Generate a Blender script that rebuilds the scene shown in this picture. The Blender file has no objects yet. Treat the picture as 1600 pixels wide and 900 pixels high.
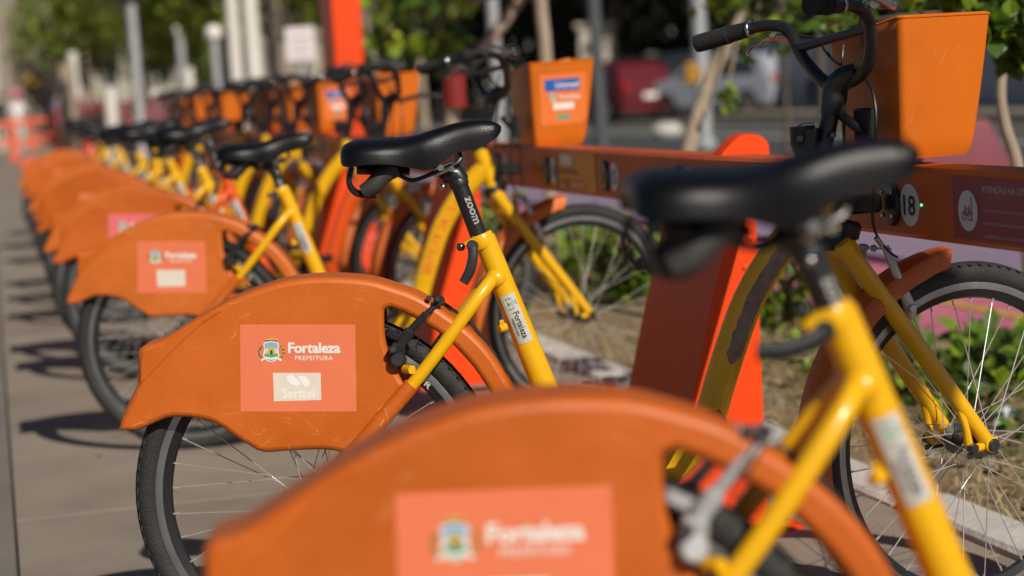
import bpy, bmesh, math, random
import numpy as np
from mathutils import Vector, Matrix
from mathutils.bvhtree import BVHTree
from mathutils.geometry import tessellate_polygon
rnd = random.Random(7)
SC = bpy.context.scene
COL = SC.collection
R_ = math.radians

# ------------------------------------------------------------------ camera
CAM_H, FPX, YB = 1.045, 3200.0, 3.67
ROLL, PITCH = R_(3.6), R_(5.6745)
_U0 = Vector((0, math.sin(PITCH), math.cos(PITCH)))
_X = Vector((1, 0, 0))
CF = Vector((0, math.cos(PITCH), -math.sin(PITCH)))
CR = math.cos(ROLL) * _X - math.sin(ROLL) * _U0
CU = math.sin(ROLL) * _X + math.cos(ROLL) * _U0
cam_d = bpy.data.cameras.new('camera')
cam = bpy.data.objects.new('camera', cam_d)
COL.objects.link(cam)
M = Matrix.Identity(4)
for i in range(3):
    M[i][0], M[i][1], M[i][2] = CR[i], CU[i], -CF[i]
M[0][3], M[1][3], M[2][3] = 0, 0, CAM_H
cam.matrix_world = M
cam_d.sensor_width = 36
cam_d.lens = 72
cam_d.clip_start = 0.05
cam_d.clip_end = 3000
cam_d.dof.use_dof = True
cam_d.dof.focus_distance = 3.70
cam_d.dof.aperture_fstop = 2.85
SC.camera = cam

# ------------------------------------------------------------------ light
SUN_EL, SUN_AZ = R_(36), R_(29)      # azimuth: behind the camera, 29 degrees to its right
w = bpy.data.worlds.new('World'); SC.world = w; w.use_nodes = True
nt = w.node_tree; nt.nodes.clear()
sky = nt.nodes.new('ShaderNodeTexSky'); sky.sky_type = 'NISHITA'; sky.sun_disc = False
sky.sun_elevation = SUN_EL
sky.sun_rotation = R_(180) - SUN_AZ
sky.air_density = 0.8; sky.dust_density = 0.4
bg = nt.nodes.new('ShaderNodeBackground'); bg.inputs['Strength'].default_value = 0.05
wo = nt.nodes.new('ShaderNodeOutputWorld')
nt.links.new(sky.outputs[0], bg.inputs[0]); nt.links.new(bg.outputs[0], wo.inputs[0])
sd = bpy.data.lights.new('sun', 'SUN'); sd.energy = 5.0; sd.angle = R_(0.5); sd.color = (1, 0.93, 0.82)
so = bpy.data.objects.new('sun', sd); COL.objects.link(so)
L = Vector((math.sin(SUN_AZ) * math.cos(SUN_EL), -math.cos(SUN_AZ) * math.cos(SUN_EL), math.sin(SUN_EL)))
so.rotation_euler = L.to_track_quat('Z', 'Y').to_euler()
so.location = (3, -6, 8)
SC.view_settings.view_transform = 'Standard'
SC.view_settings.look = 'None'
SC.view_settings.exposure = -0.19
SC.cycles.max_bounces = 6
SC.cycles.use_denoising = True

# ------------------------------------------------------------------ measuring helpers
def ray(px, py): return (px - 800) * CR + (450 - py) * CU + FPX * CF
def at(px, py, Y):
    d = ray(px, py); return Vector((0, 0, CAM_H)) + d * (Y / d.y)
def gnd(px, py, z=0.0):
    d = ray(px, py); return Vector((0, 0, CAM_H)) + d * ((z - CAM_H) / d.z)
X0 = -0.3715
def B(px, py, w=0.0):
    """a point of the bicycle in the bicycle's own frame (x forward, y left, z up), w metres off its mid plane"""
    p = at(px, py, YB + w); return Vector((p.x - X0, w, p.z))
RD = Vector((-0.24188, 0.97031, 0)); RP = Vector((0.97031, 0.24188, 0))   # along the row / across it
def AC(along, perp, z=0.0):
    v = RD * along + RP * perp; v.z = z; return v
def at_perp(px, py, perp):
    d = ray(px, py); t = perp / d.dot(RP); return Vector((0, 0, CAM_H)) + d * t

# ------------------------------------------------------------------ materials
def mat(name, col, rough=0.5, metal=0.0, var=0.0, vscale=6.0, bump=0.0, bscale=60.0, coat=0.0, trans=0.0,
        speck=None, speck_scale=40.0, speck_amt=0.55, emit=None, spec=0.5, rvar=0.0, stretch=None, detail=6):
    m = bpy.data.materials.new(name); m.use_nodes = True
    N, K = m.node_tree.nodes, m.node_tree.links
    b = N['Principled BSDF']
    b.inputs['Base Color'].default_value = (*col, 1)
    b.inputs['Roughness'].default_value = rough
    b.inputs['Metallic'].default_value = metal
    b.inputs['Specular IOR Level'].default_value = spec
    if coat: b.inputs['Coat Weight'].default_value = coat; b.inputs['Coat Roughness'].default_value = 0.08
    if trans: b.inputs['Transmission Weight'].default_value = trans
    if emit:
        b.inputs['Emission Color'].default_value = (*emit[:3], 1); b.inputs['Emission Strength'].default_value = emit[3]
    if var or speck or bump or rvar:
        tc = N.new('ShaderNodeTexCoord'); src = tc.outputs['Object']
        if stretch:
            mp = N.new('ShaderNodeMapping'); mp.inputs['Scale'].default_value = stretch
            K.new(src, mp.inputs[0]); src = mp.outputs[0]
    cur = None
    if var or rvar:
        n = N.new('ShaderNodeTexNoise'); n.inputs['Scale'].default_value = vscale; n.inputs['Detail'].default_value = detail
        n.inputs['Roughness'].default_value = 0.65
        K.new(src, n.inputs['Vector'])
    if var:
        r = N.new('ShaderNodeValToRGB')
        r.color_ramp.elements[0].position = 0.3; r.color_ramp.elements[1].position = 0.7
        r.color_ramp.elements[0].color = (*[c * (1 - var) for c in col], 1)
        r.color_ramp.elements[1].color = (*[min(1, c * (1 + var)) for c in col], 1)
        K.new(n.outputs['Fac'], r.inputs[0]); cur = r.outputs[0]
    if rvar:
        mr = N.new('ShaderNodeMapRange'); mr.inputs['From Min'].default_value = 0.3; mr.inputs['From Max'].default_value = 0.7
        mr.inputs['To Min'].default_value = max(0, rough - rvar); mr.inputs['To Max'].default_value = min(1, rough + rvar)
        K.new(n.outputs['Fac'], mr.inputs[0]); K.new(mr.outputs[0], b.inputs['Roughness'])
    if speck:
        n2 = N.new('ShaderNodeTexNoise'); n2.inputs['Scale'].default_value = speck_scale; n2.inputs['Detail'].default_value = 8
        K.new(src, n2.inputs['Vector'])
        r2 = N.new('ShaderNodeValToRGB'); r2.color_ramp.elements[0].position = 1 - speck_amt + 0.1; r2.color_ramp.elements[1].position = 1 - speck_amt + 0.2
        K.new(n2.outputs['Fac'], r2.inputs[0])
        mx = N.new('ShaderNodeMixRGB'); K.new(r2.outputs[0], mx.inputs[0])
        if cur: K.new(cur, mx.inputs[1])
        else: mx.inputs[1].default_value = (*col, 1)
        mx.inputs[2].default_value = (*speck, 1); cur = mx.outputs[0]
    if cur: K.new(cur, b.inputs['Base Color'])
    if bump:
        n3 = N.new('ShaderNodeTexNoise'); n3.inputs['Scale'].default_value = bscale; n3.inputs['Detail'].default_value = 5
        K.new(src, n3.inputs['Vector'])
        bp = N.new('ShaderNodeBump'); bp.inputs['Strength'].default_value = bump; bp.inputs['Distance'].default_value = 0.01
        K.new(n3.outputs['Fac'], bp.inputs['Height']); K.new(bp.outputs[0], b.inputs['Normal'])
    return m

def leafmat(name, col, col2, tr=0.35, rough=0.45):
    m = bpy.data.materials.new(name); m.use_nodes = True
    N, K = m.node_tree.nodes, m.node_tree.links
    b = N['Principled BSDF']; b.inputs['Roughness'].default_value = rough
    tc = N.new('ShaderNodeTexCoord'); n = N.new('ShaderNodeTexNoise'); n.inputs['Scale'].default_value = 2.5; n.inputs['Detail'].default_value = 6
    K.new(tc.outputs['Object'], n.inputs['Vector'])
    r = N.new('ShaderNodeValToRGB'); r.color_ramp.elements[0].position = 0.35; r.color_ramp.elements[1].position = 0.65
    r.color_ramp.elements[0].color = (*col, 1); r.color_ramp.elements[1].color = (*col2, 1)
    K.new(n.outputs['Fac'], r.inputs[0]); K.new(r.outputs[0], b.inputs['Base Color'])
    t = N.new('ShaderNodeBsdfTranslucent'); K.new(r.outputs[0], t.inputs[0])
    mx = N.new('ShaderNodeMixShader'); mx.inputs[0].default_value = tr
    K.new(b.outputs[0], mx.inputs[1]); K.new(t.outputs[0], mx.inputs[2])
    K.new(mx.outputs[0], N['Material Output'].inputs[0])
    return m

def scratched(m, col, scale=9.0, amt=0.5, width=0.012, stretch=(1, 1, 6)):
    """thin pale scuffs: the edges of a stretched, warped cell pattern, broken up by noise"""
    N, K = m.node_tree.nodes, m.node_tree.links
    b = N['Principled BSDF']
    tc = N.new('ShaderNodeTexCoord'); mp = N.new('ShaderNodeMapping'); mp.inputs['Scale'].default_value = stretch
    mp.inputs['Rotation'].default_value = (0.2, 0.5, 0.1)
    nz = N.new('ShaderNodeTexNoise'); nz.inputs['Scale'].default_value = 5
    K.new(tc.outputs['Object'], nz.inputs['Vector'])
    ad = N.new('ShaderNodeMixRGB'); ad.blend_type = 'ADD'; ad.inputs[0].default_value = 0.35
    K.new(tc.outputs['Object'], ad.inputs[1]); K.new(nz.outputs['Color'], ad.inputs[2]); K.new(ad.outputs[0], mp.inputs[0])
    v = N.new('ShaderNodeTexVoronoi'); v.feature = 'DISTANCE_TO_EDGE'; v.inputs['Scale'].default_value = scale
    K.new(mp.outputs[0], v.inputs['Vector'])
    r = N.new('ShaderNodeValToRGB'); r.color_ramp.elements[0].color = (1, 1, 1, 1); r.color_ramp.elements[1].color = (0, 0, 0, 1)
    r.color_ramp.elements[1].position = width; K.new(v.outputs['Distance'], r.inputs[0])
    n2 = N.new('ShaderNodeTexNoise'); n2.inputs['Scale'].default_value = 14; K.new(tc.outputs['Object'], n2.inputs['Vector'])
    r2 = N.new('ShaderNodeValToRGB'); r2.color_ramp.elements[0].position = 0.52; r2.color_ramp.elements[1].position = 0.68
    K.new(n2.outputs['Fac'], r2.inputs[0])
    mu = N.new('ShaderNodeMath'); mu.operation = 'MULTIPLY'; K.new(r.outputs[0], mu.inputs[0]); K.new(r2.outputs[0], mu.inputs[1])
    mu2 = N.new('ShaderNodeMath'); mu2.operation = 'MULTIPLY'; mu2.inputs[1].default_value = amt; K.new(mu.outputs[0], mu2.inputs[0])
    mx = N.new('ShaderNodeMixRGB'); K.new(mu2.outputs[0], mx.inputs[0]); mx.inputs[2].default_value = (*col, 1)
    old = b.inputs['Base Color'].links
    if old: K.new(old[0].from_socket, mx.inputs[1])
    else: mx.inputs[1].default_value = b.inputs['Base Color'].default_value
    K.new(mx.outputs[0], b.inputs['Base Color'])
    return m

m_orange = scratched(mat('orange plastic', (0.54, 0.112, 0.006), 0.45, var=0.14, vscale=3.5, bump=0.06, bscale=90, rvar=0.12, speck=(0.33, 0.085, 0.012), speck_scale=7, speck_amt=0.33), (0.85, 0.50, 0.30), amt=.8, scale=7, width=.010)
m_basket = scratched(mat('orange basket plastic', (0.60, 0.135, 0.003), 0.38, var=0.09, vscale=6, bump=0.04, bscale=70, speck=(0.35, 0.12, 0.05), speck_scale=9, speck_amt=0.32), (0.75, 0.35, 0.2), amt=0.4)
m_yellow = scratched(mat('yellow paint', (0.80, 0.42, 0.003), 0.30, var=0.07, vscale=9, coat=0.22, speck=(0.09, 0.05, 0.02), speck_scale=55, speck_amt=0.33), (0.95, 0.7, 0.25), amt=0.3)
m_redframe = mat('orange red paint', (0.72, 0.09, 0.01), 0.3, var=0.06, vscale=9, coat=0.3)
m_rail = mat('rail orange paint', (0.50, 0.085, 0.015), 0.45, var=0.12, vscale=3, spec=0.3, bump=0.03, bscale=30)
m_leg = mat('support orange paint', (0.80, 0.062, 0.004), 0.45, var=0.05, vscale=3, spec=0.25)
m_black = mat('black plastic', (0.012, 0.012, 0.013), 0.42, var=0.3, vscale=20)
m_saddle = mat('black saddle cover', (0.003, 0.003, 0.004), 0.38, bump=0.10, bscale=500, spec=0.32)
m_saddle_in = mat('grey elastomer', (0.035, 0.033, 0.032), 0.6)
m_matte = mat('matte black metal', (0.014, 0.014, 0.015), 0.36, var=0.3, vscale=25, coat=0.1)
m_grip = mat('rubber grip', (0.012, 0.012, 0.012), 0.7, bump=0.5, bscale=350)
m_tyre = mat('tyre rubber', (0.022, 0.021, 0.02), 0.72, var=0.3, vscale=12, bump=0.25, bscale=160, speck=(0.07, 0.06, 0.05), speck_scale=18, speck_amt=0.4)
m_rim = mat('brushed rim', (0.36, 0.36, 0.36), 0.32, metal=0.85, var=0.15, vscale=25)
m_rimb = mat('black rim', (0.014, 0.014, 0.015), 0.35)
m_steel = mat('steel', (0.46, 0.45, 0.43), 0.25, metal=1.0)
m_dsteel = mat('dark steel', (0.13, 0.125, 0.12), 0.3, metal=0.9, var=0.2, vscale=60)
m_spoke = mat('spoke steel', (0.72, 0.70, 0.66), 0.3, metal=0.7)
m_alu = mat('dull aluminium', (0.55, 0.55, 0.55), 0.38, metal=0.5, var=.15, vscale=40)
m_chrome = mat('chrome', (0.75, 0.75, 0.75), 0.12, metal=1.0)
m_white = mat('white print', (0.78, 0.74, 0.68), 0.5)
m_label = mat('off white label', (0.74, 0.66, 0.56), 0.5, var=0.05, vscale=30, speck=(0.5, 0.3, 0.2), speck_scale=40, speck_amt=0.3)
m_paper = mat('silver sticker', (0.52, 0.50, 0.46), 0.4, var=0.08, vscale=40)
m_pale = mat('pale ghost print', (0.84, 0.80, 0.76), 0.5)
m_salmon = mat('salmon sticker', (0.78, 0.19, 0.085), 0.42, var=0.05, vscale=14, speck=(0.55, 0.17, 0.1), speck_scale=60, speck_amt=0.3)
m_pinkst = mat('pink sticker', (0.80, 0.16, 0.17), 0.42, var=0.05, vscale=14)
m_sky = mat('crest blue', (0.20, 0.42, 0.62), 0.5)
m_skyl = mat('crest pale blue', (0.45, 0.62, 0.70), 0.5)
m_green = mat('crest green', (0.08, 0.36, 0.22), 0.5)
m_dgreen = mat('wreath green', (0.10, 0.16, 0.04), 0.5)
m_gold = mat('crest gold', (0.60, 0.40, 0.05), 0.5)
m_brown = mat('crest brown', (0.06, 0.04, 0.03), 0.5)
m_dtext = mat('dark print', (0.02, 0.03, 0.03), 0.5)
m_gtext = mat('grey print', (0.35, 0.34, 0.32), 0.4)
m_gtext2 = mat('dim grey print', (0.16, 0.155, 0.15), 0.45)
m_redtext = mat('red print', (0.72, 0.10, 0.02), 0.45)
m_blue = mat('blue label', (0.01, 0.11, 0.42), 0.4)
m_magenta = mat('crimson panel', (0.27, 0.02, 0.05), 0.4, var=0.15, vscale=9)
m_purple = mat('purple print', (0.12, 0.01, 0.06), 0.4)
m_amber = mat('amber print', (0.62, 0.22, 0.01), 0.4)
m_disc = mat('white number disc', (0.62, 0.62, 0.62), 0.45)
m_led = mat('green led', (0.0, 0.4, 0.1), 0.3, emit=(0.05, 1.0, 0.25, 6.0))
m_brownwear = mat('peeled adhesive', (0.25, 0.18, 0.14), 0.7, var=0.3, vscale=50, bump=0.3, bscale=200)

# ------------------------------------------------------------------ mesh helpers
def catmull(pts, per=6, closed=False):
    P = [Vector(p) for p in pts]; n = len(P); out = []
    rng = range(n) if closed else range(n - 1)
    for i in rng:
        p0 = P[(i - 1) % n] if closed or i > 0 else P[0]
        p1, p2 = P[i], P[(i + 1) % n]
        p3 = P[(i + 2) % n] if closed or i + 2 < n else P[-1]
        for k in range(per):
            t = k / per
            out.append(0.5 * ((2 * p1) + (p2 - p0) * t + (2 * p0 - 5 * p1 + 4 * p2 - p3) * t * t + (3 * p1 - p0 - 3 * p2 + p3) * t ** 3))
    if not closed: out.append(P[-1])
    return out

class MB:
    def __init__(s): s.v = []; s.f = []; s.m = []; s.mi = 0
    def mat(s, i): s.mi = i; return s
    def add(s, vs, fs):
        o = len(s.v); s.v += [tuple(v) for v in vs]
        s.f += [tuple(i + o for i in f) for f in fs]; s.m += [s.mi] * len(fs); return s
    def box(s, c, size, ax=None, ay=None, az=None, bev=0.0):
        c = Vector(c); ax = Vector(ax or (1, 0, 0)); ay = Vector(ay or (0, 1, 0)); az = Vector(az or ax.cross(ay))
        hx, hy, hz = [q / 2 for q in size]
        if bev <= 0:
            vs = [c + ax * hx * i + ay * hy * j + az * hz * k for i in (-1, 1) for j in (-1, 1) for k in (-1, 1)]
            return s.add(vs, [(0, 1, 3, 2), (4, 6, 7, 5), (0, 4, 5, 1), (2, 3, 7, 6), (0, 2, 6, 4), (1, 5, 7, 3)])
        bev = min(bev, hx * .9, hy * .9, hz * .9)
        rings = []
        def ring(z, ix, iy):
            b = bev
            x1, y1 = hx - ix, hy - iy
            pts = [(x1, -y1 + b), (x1, y1 - b), (x1 - b, y1), (-x1 + b, y1), (-x1, y1 - b), (-x1, -y1 + b), (-x1 + b, -y1), (x1 - b, -y1)]
            return [c + ax * p[0] + ay * p[1] + az * z for p in pts]
        rings = [ring(-hz, bev * .8, bev * .8), ring(-hz + bev, 0, 0), ring(hz - bev, 0, 0), ring(hz, bev * .8, bev * .8)]
        return s.loft(rings)
    def loft(s, rings, closed=True, caps=True):
        n = len(rings[0]); vs = [p for r in rings for p in r]; fs = []
        for i in range(len(rings) - 1):
            for j in range(n if closed else n - 1):
                a = i * n + j; b = i * n + (j + 1) % n
                fs.append((a, b, b + n, a + n))
        if caps:
            fs.append(tuple(range(n - 1, -1, -1))); fs.append(tuple((len(rings) - 1) * n + k for k in range(n)))
        return s.add(vs, fs)
    def tube(s, pts, r, n=12, per=0, flat=1.0, up=None, caps=True):
        P = [Vector(p) for p in pts]
        rr = list(r) if isinstance(r, (list, tuple)) else [r] * len(P)
        if per:
            Q = catmull(P, per); K = []
            for i in range(len(P) - 1):
                for k in range(per): K.append(rr[i] + (rr[i + 1] - rr[i]) * k / per)
            K.append(rr[-1]); P, rr = Q, K
        T = [(P[min(i + 1, len(P) - 1)] - P[max(i - 1, 0)]).normalized() for i in range(len(P))]
        a = Vector(up) if up else (Vector((0, 0, 1)) if abs(T[0].z) < 0.9 else Vector((0, 1, 0)))
        u = (a - T[0] * a.dot(T[0])).normalized(); rings = []
        for p, t, q in zip(P, T, rr):
            u = (u - t * u.dot(t)).normalized(); v = t.cross(u)
            rings.append([p + (u * math.cos(2 * math.pi * k / n) + v * flat * math.sin(2 * math.pi * k / n)) * q for k in range(n)])
        return s.loft(rings, caps=caps)
    def cyl(s, a, b, r, n=16, bev=0.0):
        a, b = Vector(a), Vector(b)
        if bev:
            d = (b - a).normalized() * bev
            return s.tube([a, a + d, b - d, b], [r - bev, r, r, r - bev], n)
        return s.tube([a, b], r, n)
    def sph(s, c, r, n=10, sc=(1, 1, 1)):
        c = Vector(c); rings = []
        for i in range(1, n):
            t = math.pi * i / n
            rings.append([c + Vector((r * math.sin(t) * math.cos(2 * math.pi * k / (2 * n)) * sc[0], r * math.sin(t) * math.sin(2 * math.pi * k / (2 * n)) * sc[1], -r * math.cos(t) * sc[2])) for k in range(2 * n)])
        return s.loft(rings)
    def ring_section(s, sec, n, fn, closed=True):
        """revolve a closed 2D section (radius, offset) with fn(angle, radius, offset)"""
        k = len(sec); vs = []; fs = []
        for i in range(n):
            for q in sec: vs.append(fn(2 * math.pi * i / n, *q))
        for i in range(n):
            for j in range(k):
                a = i * k + j; b = i * k + (j + 1) % k; c = ((i + 1) % n) * k
                fs.append((a, b, c + (j + 1) % k, c + j))
        return s.add(vs, fs)
    def poly(s, pts, flip=False):
        tris = tessellate_polygon([[Vector(p) for p in pts]])
        return s.add(pts, [(t[2], t[1], t[0]) if flip else tuple(t) for t in tris])
    def build(s, name, mats, parent=None, smooth=35):
        me = bpy.data.meshes.new(name); me.from_pydata(s.v, [], s.f); me.validate()
        for m in (mats if isinstance(mats, (list, tuple)) else [mats]): me.materials.append(m)
        if len(me.polygons) == len(s.m): me.polygons.foreach_set('material_index', s.m)
        bm = bmesh.new(); bm.from_mesh(me); bmesh.ops.recalc_face_normals(bm, faces=bm.faces); bm.to_mesh(me); bm.free()
        if smooth:
            me.shade_smooth()
            me.set_sharp_from_angle(angle=R_(smooth))
        me.update()
        o = bpy.data.objects.new(name, me); COL.objects.link(o)
        if parent: o.parent = parent
        return o

def tag(o, label=None, cat=None, group=None, kind=None):
    if label: o['label'] = label
    if cat: o['category'] = cat
    if group: o['group'] = group
    if kind: o['kind'] = kind
    return o
def empty(name, loc=(0, 0, 0), rot=(0, 0, 0)):
    o = bpy.data.objects.new(name, None); COL.objects.link(o); o.location = loc; o.rotation_euler = rot
    o.empty_display_size = 0.1; return o
KIDS = {}
def copy_tree(o, parent=None):
    c = o.copy(); COL.objects.link(c)
    if parent: c.parent = parent
    for ch in list(o.children): copy_tree(ch, c)
    return c

_tc = {}
def text2d(s, bold=0.0, spacing=1.0):
    key = (s, bold, spacing)
    if key in _tc: return _tc[key]
    cu = bpy.data.curves.new('t', 'FONT'); cu.body = s; cu.size = 1.0; cu.offset = bold; cu.space_character = spacing
    cu.align_x = 'LEFT'; cu.resolution_u = 3
    o = bpy.data.objects.new('t', cu); COL.objects.link(o)
    dg = bpy.context.evaluated_depsgraph_get(); me = o.evaluated_get(dg).to_mesh()
    vs = [(v.co.x, v.co.y) for v in me.vertices]; fs = [tuple(p.vertices) for p in me.polygons]
    bpy.data.objects.remove(o); bpy.data.curves.remove(cu)
    x0 = min(v[0] for v in vs); x1 = max(v[0] for v in vs); y0 = min(v[1] for v in vs); y1 = max(v[1] for v in vs)
    vs = [((x - x0) / (x1 - x0), (y - y0) / (y1 - y0)) for x, y in vs]
    _tc[key] = (vs, fs); return _tc[key]
def put_text(mb, s, fn, x0, x1, y0, y1, bold=0.0, spacing=1.0):
    """text fitted to the box x0..x1, y0..y1 of a surface map fn(u, v)"""
    vs, fs = text2d(s, bold, spacing)
    mb.add([fn(x0 + (x1 - x0) * a, y0 + (y1 - y0) * b) for a, b in vs], fs)

# ------------------------------------------------------------------ the crest (in units of its own height, y up)
def crest(mb, fn, s=1.0, k=None):
    def P(pts, mi, lift):
        mb.mat(mi); mb.poly([fn(x * s, y * s, lift) for x, y in pts])
    P([(-.30, .33), (-.02, .40), (.28, .33), (.30, .2), (.26, .06), (.32, -.2), (.16, -.42), (0, -.47), (-.16, -.42), (-.33, -.2), (-.27, .06), (-.31, .2)], 4, 0)
    P([(-.26, .30), (-.02, .36), (.24, .30), (.26, .2), (.22, .06), (.25, -.12), (-.26, -.12), (-.23, .06), (-.27, .2)], 0, 1)
    P([(-.22, .10), (.20, .10), (.25, -.12), (-.26, -.12)], 1, 1.4)
    P([(-.26, -.12), (.25, -.12), (.27, -.2), (.13, -.38), (0, -.43), (-.13, -.38), (-.28, -.2)], 2, 1)
    P([(-.13, .17), (.13, .17), (.13, .10), (.10, .10), (.17, -.15), (-.18, -.15), (-.11, .10), (-.13, .10)], 3, 2)
    P([(-.05, -.15), (-.05, -.02), (0, .04), (.05, -.02), (.05, -.15)], 5, 2.6)
    P([(-.24, .42), (.22, .42), (.26, .52), (.14, .48), (0, .54), (-.14, .48), (-.26, .52)], 3, 1)
    P([(-.24, .40), (.22, .40), (.22, .43), (-.24, .43)], 5, 1.4)
    P([(-.42, -.36), (-.2, -.24), (0, -.29), (.2, -.24), (.42, -.36), (.36, -.44), (.2, -.33), (0, -.38), (-.2, -.33), (-.38, -.44)], 4, 2)
    rr = random.Random(3)
    for sgn in (-1, 1):
        for i in range(11):
            a = i / 10; cx = sgn * (.36 + .13 * math.sin(a * 3)); cy = -.32 + .48 * a + rr.uniform(-.02, .02)
            an = rr.uniform(0, 3); l = .065
            d = (math.cos(an) * l, math.sin(an) * l); e = (-d[1] * .5, d[0] * .5)
            P([(cx - d[0], cy - d[1]), (cx + e[0], cy + e[1]), (cx + d[0], cy + d[1]), (cx - e[0], cy - e[1])], 3 if (sgn > 0 and i % 3 == 0) else 6, 1 + i * .1)
CREST_MATS = [m_sky, m_skyl, m_green, m_gold, m_white, m_brown, m_dgreen]

# ------------------------------------------------------------------ bicycle
STEER = R_(26)
HV = Vector((math.cos(STEER), math.sin(STEER), 0)); RV = Vector((math.sin(STEER), -math.cos(STEER), 0)); UP = Vector((0, 0, 1))

def make_wheel(name, parent, C, hd, ax, singles, black_inner, decal=False):
    """wheel about C, rolling along hd with axle ax"""
    fn = lambda a, r, o: C + (hd * math.cos(a) + UP * math.sin(a)) * r + ax * o
    rm = MB()
    rm.mat(0); rm.ring_section([(0.299, -0.0115), (0.300, 0.0115), (0.296, 0.0125), (0.284, 0.012), (0.284, -0.012), (0.296, -0.0125)], 72, fn)
    rm.mat(1); rm.ring_section([(0.2839, -0.0108), (0.2839, 0.0108), (0.270, 0.006), (0.267, 0.0), (0.270, -0.006)], 72, fn)
    rim = rm.build(name, [m_rim, m_rimb if black_inner else m_rim], parent)
    ty = MB(); sec = []
    for k in range(14):
        t = 2 * math.pi * k / 14; sec.append((0.3135 + 0.0215 * math.cos(t), 0.0205 * math.sin(t)))
    ty.ring_section(sec, 80, fn)
    for i in range(90):     # shoulder and centre tread blocks
        a = 2 * math.pi * i / 90
        for o, r, tl, wd in ((-0.0140, 0.3292, 0.010, 0.008), (0.0140, 0.3292, 0.010, 0.008)):
            aa = a + (0.035 if o == 0 else 0.0)
            p = fn(aa, r, o); tn = (-hd * math.sin(aa) + UP * math.cos(aa)); rd = (hd * math.cos(aa) + UP * math.sin(aa)) + ax * (o * 30); rd.normalize()
            sk = (tn + ax * (0.5 if o > 0 else -0.5 if o < 0 else 0)).normalized()
            ty.box(p, (tl * 1.25, wd, 0.0014), sk, rd.cross(sk).normalized(), rd)
    ty.build('tyre', m_tyre, rim, smooth=40)
    hb = MB()
    hb.tube([C - ax * .048, C - ax * .036, C - ax * .033, C - ax * .028, C + ax * .028, C + ax * .033, C + ax * .036, C + ax * .048],
            [.012, .012, .030, .016, .016, .030, .012, .012], 20)
    hb.cyl(C - ax * .072, C + ax * .072, .0055, 10)
    hb.build('hub', m_dsteel, rim)
    acc = MB()
    for i in range(36):
        a = 2 * math.pi * (i + .5) / 36; side = 1 if i % 2 else -1
        tw = 0.95 if (i // 2) % 2 else -0.95
        p0 = fn(a + tw, 0.028, side * .033); p1 = fn(a, 0.270, side * .003)
        mb = MB() if singles else acc
        mb.tube([p0, p1], 0.00115, 5)
        mb.tube([fn(a, 0.258, side * .0035), p1], 0.0022, 6)
        if singles: mb.build('spoke', m_spoke, rim)
    if not singles: tag(acc.build('spokes', m_spoke, rim), kind='stuff')
    if decal:
        for t0, s in ((R_(46), 'UR'), (R_(27), 'UR')):
            d = MB()
            f2 = lambda u, v: fn(t0 - u / 0.277, 0.2715 + v, -(0.0068 + v * .38))
            put_text(d, s, f2, 0, .030, .001, .012, bold=0.03)
            d.build('rim_lettering', m_white, rim, smooth=0)
    return rim

FEN_OUT = [(185, 672), (190, 652), (213, 604), (215, 592), (215, 560), (217, 546), (226, 540), (250, 533), (290, 508), (330, 484), (370, 464), (410, 449), (450, 438), (500, 433),
           (545, 434), (580, 438), (615, 448), (653, 462), (692, 486), (739, 522), (774, 562), (805, 618), (828, 680), (838, 740)]
FEN_IN = [(806, 742), (795, 680), (776, 632), (750, 588), (727, 559), (695, 527), (661, 505), (630, 488), (612, 481), (603, 483), (600, 492), (602, 530), (612, 562), (628, 592), (640, 606),
          (546, 726), (541, 714), (528, 706), (500, 703), (450, 705), (411, 707), (390, 697), (366, 682), (340, 664), (318, 656), (290, 652), (262, 653), (240, 662), (215, 673)]
def panel_outline():
    o = [B(x, y, -.05) for x, y in FEN_OUT]; i = [B(x, y, -.05) for x, y in FEN_IN]
    return [Vector((p.x, 0, p.z)) for p in o], [Vector((p.x, 0, p.z)) for p in i]
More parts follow.
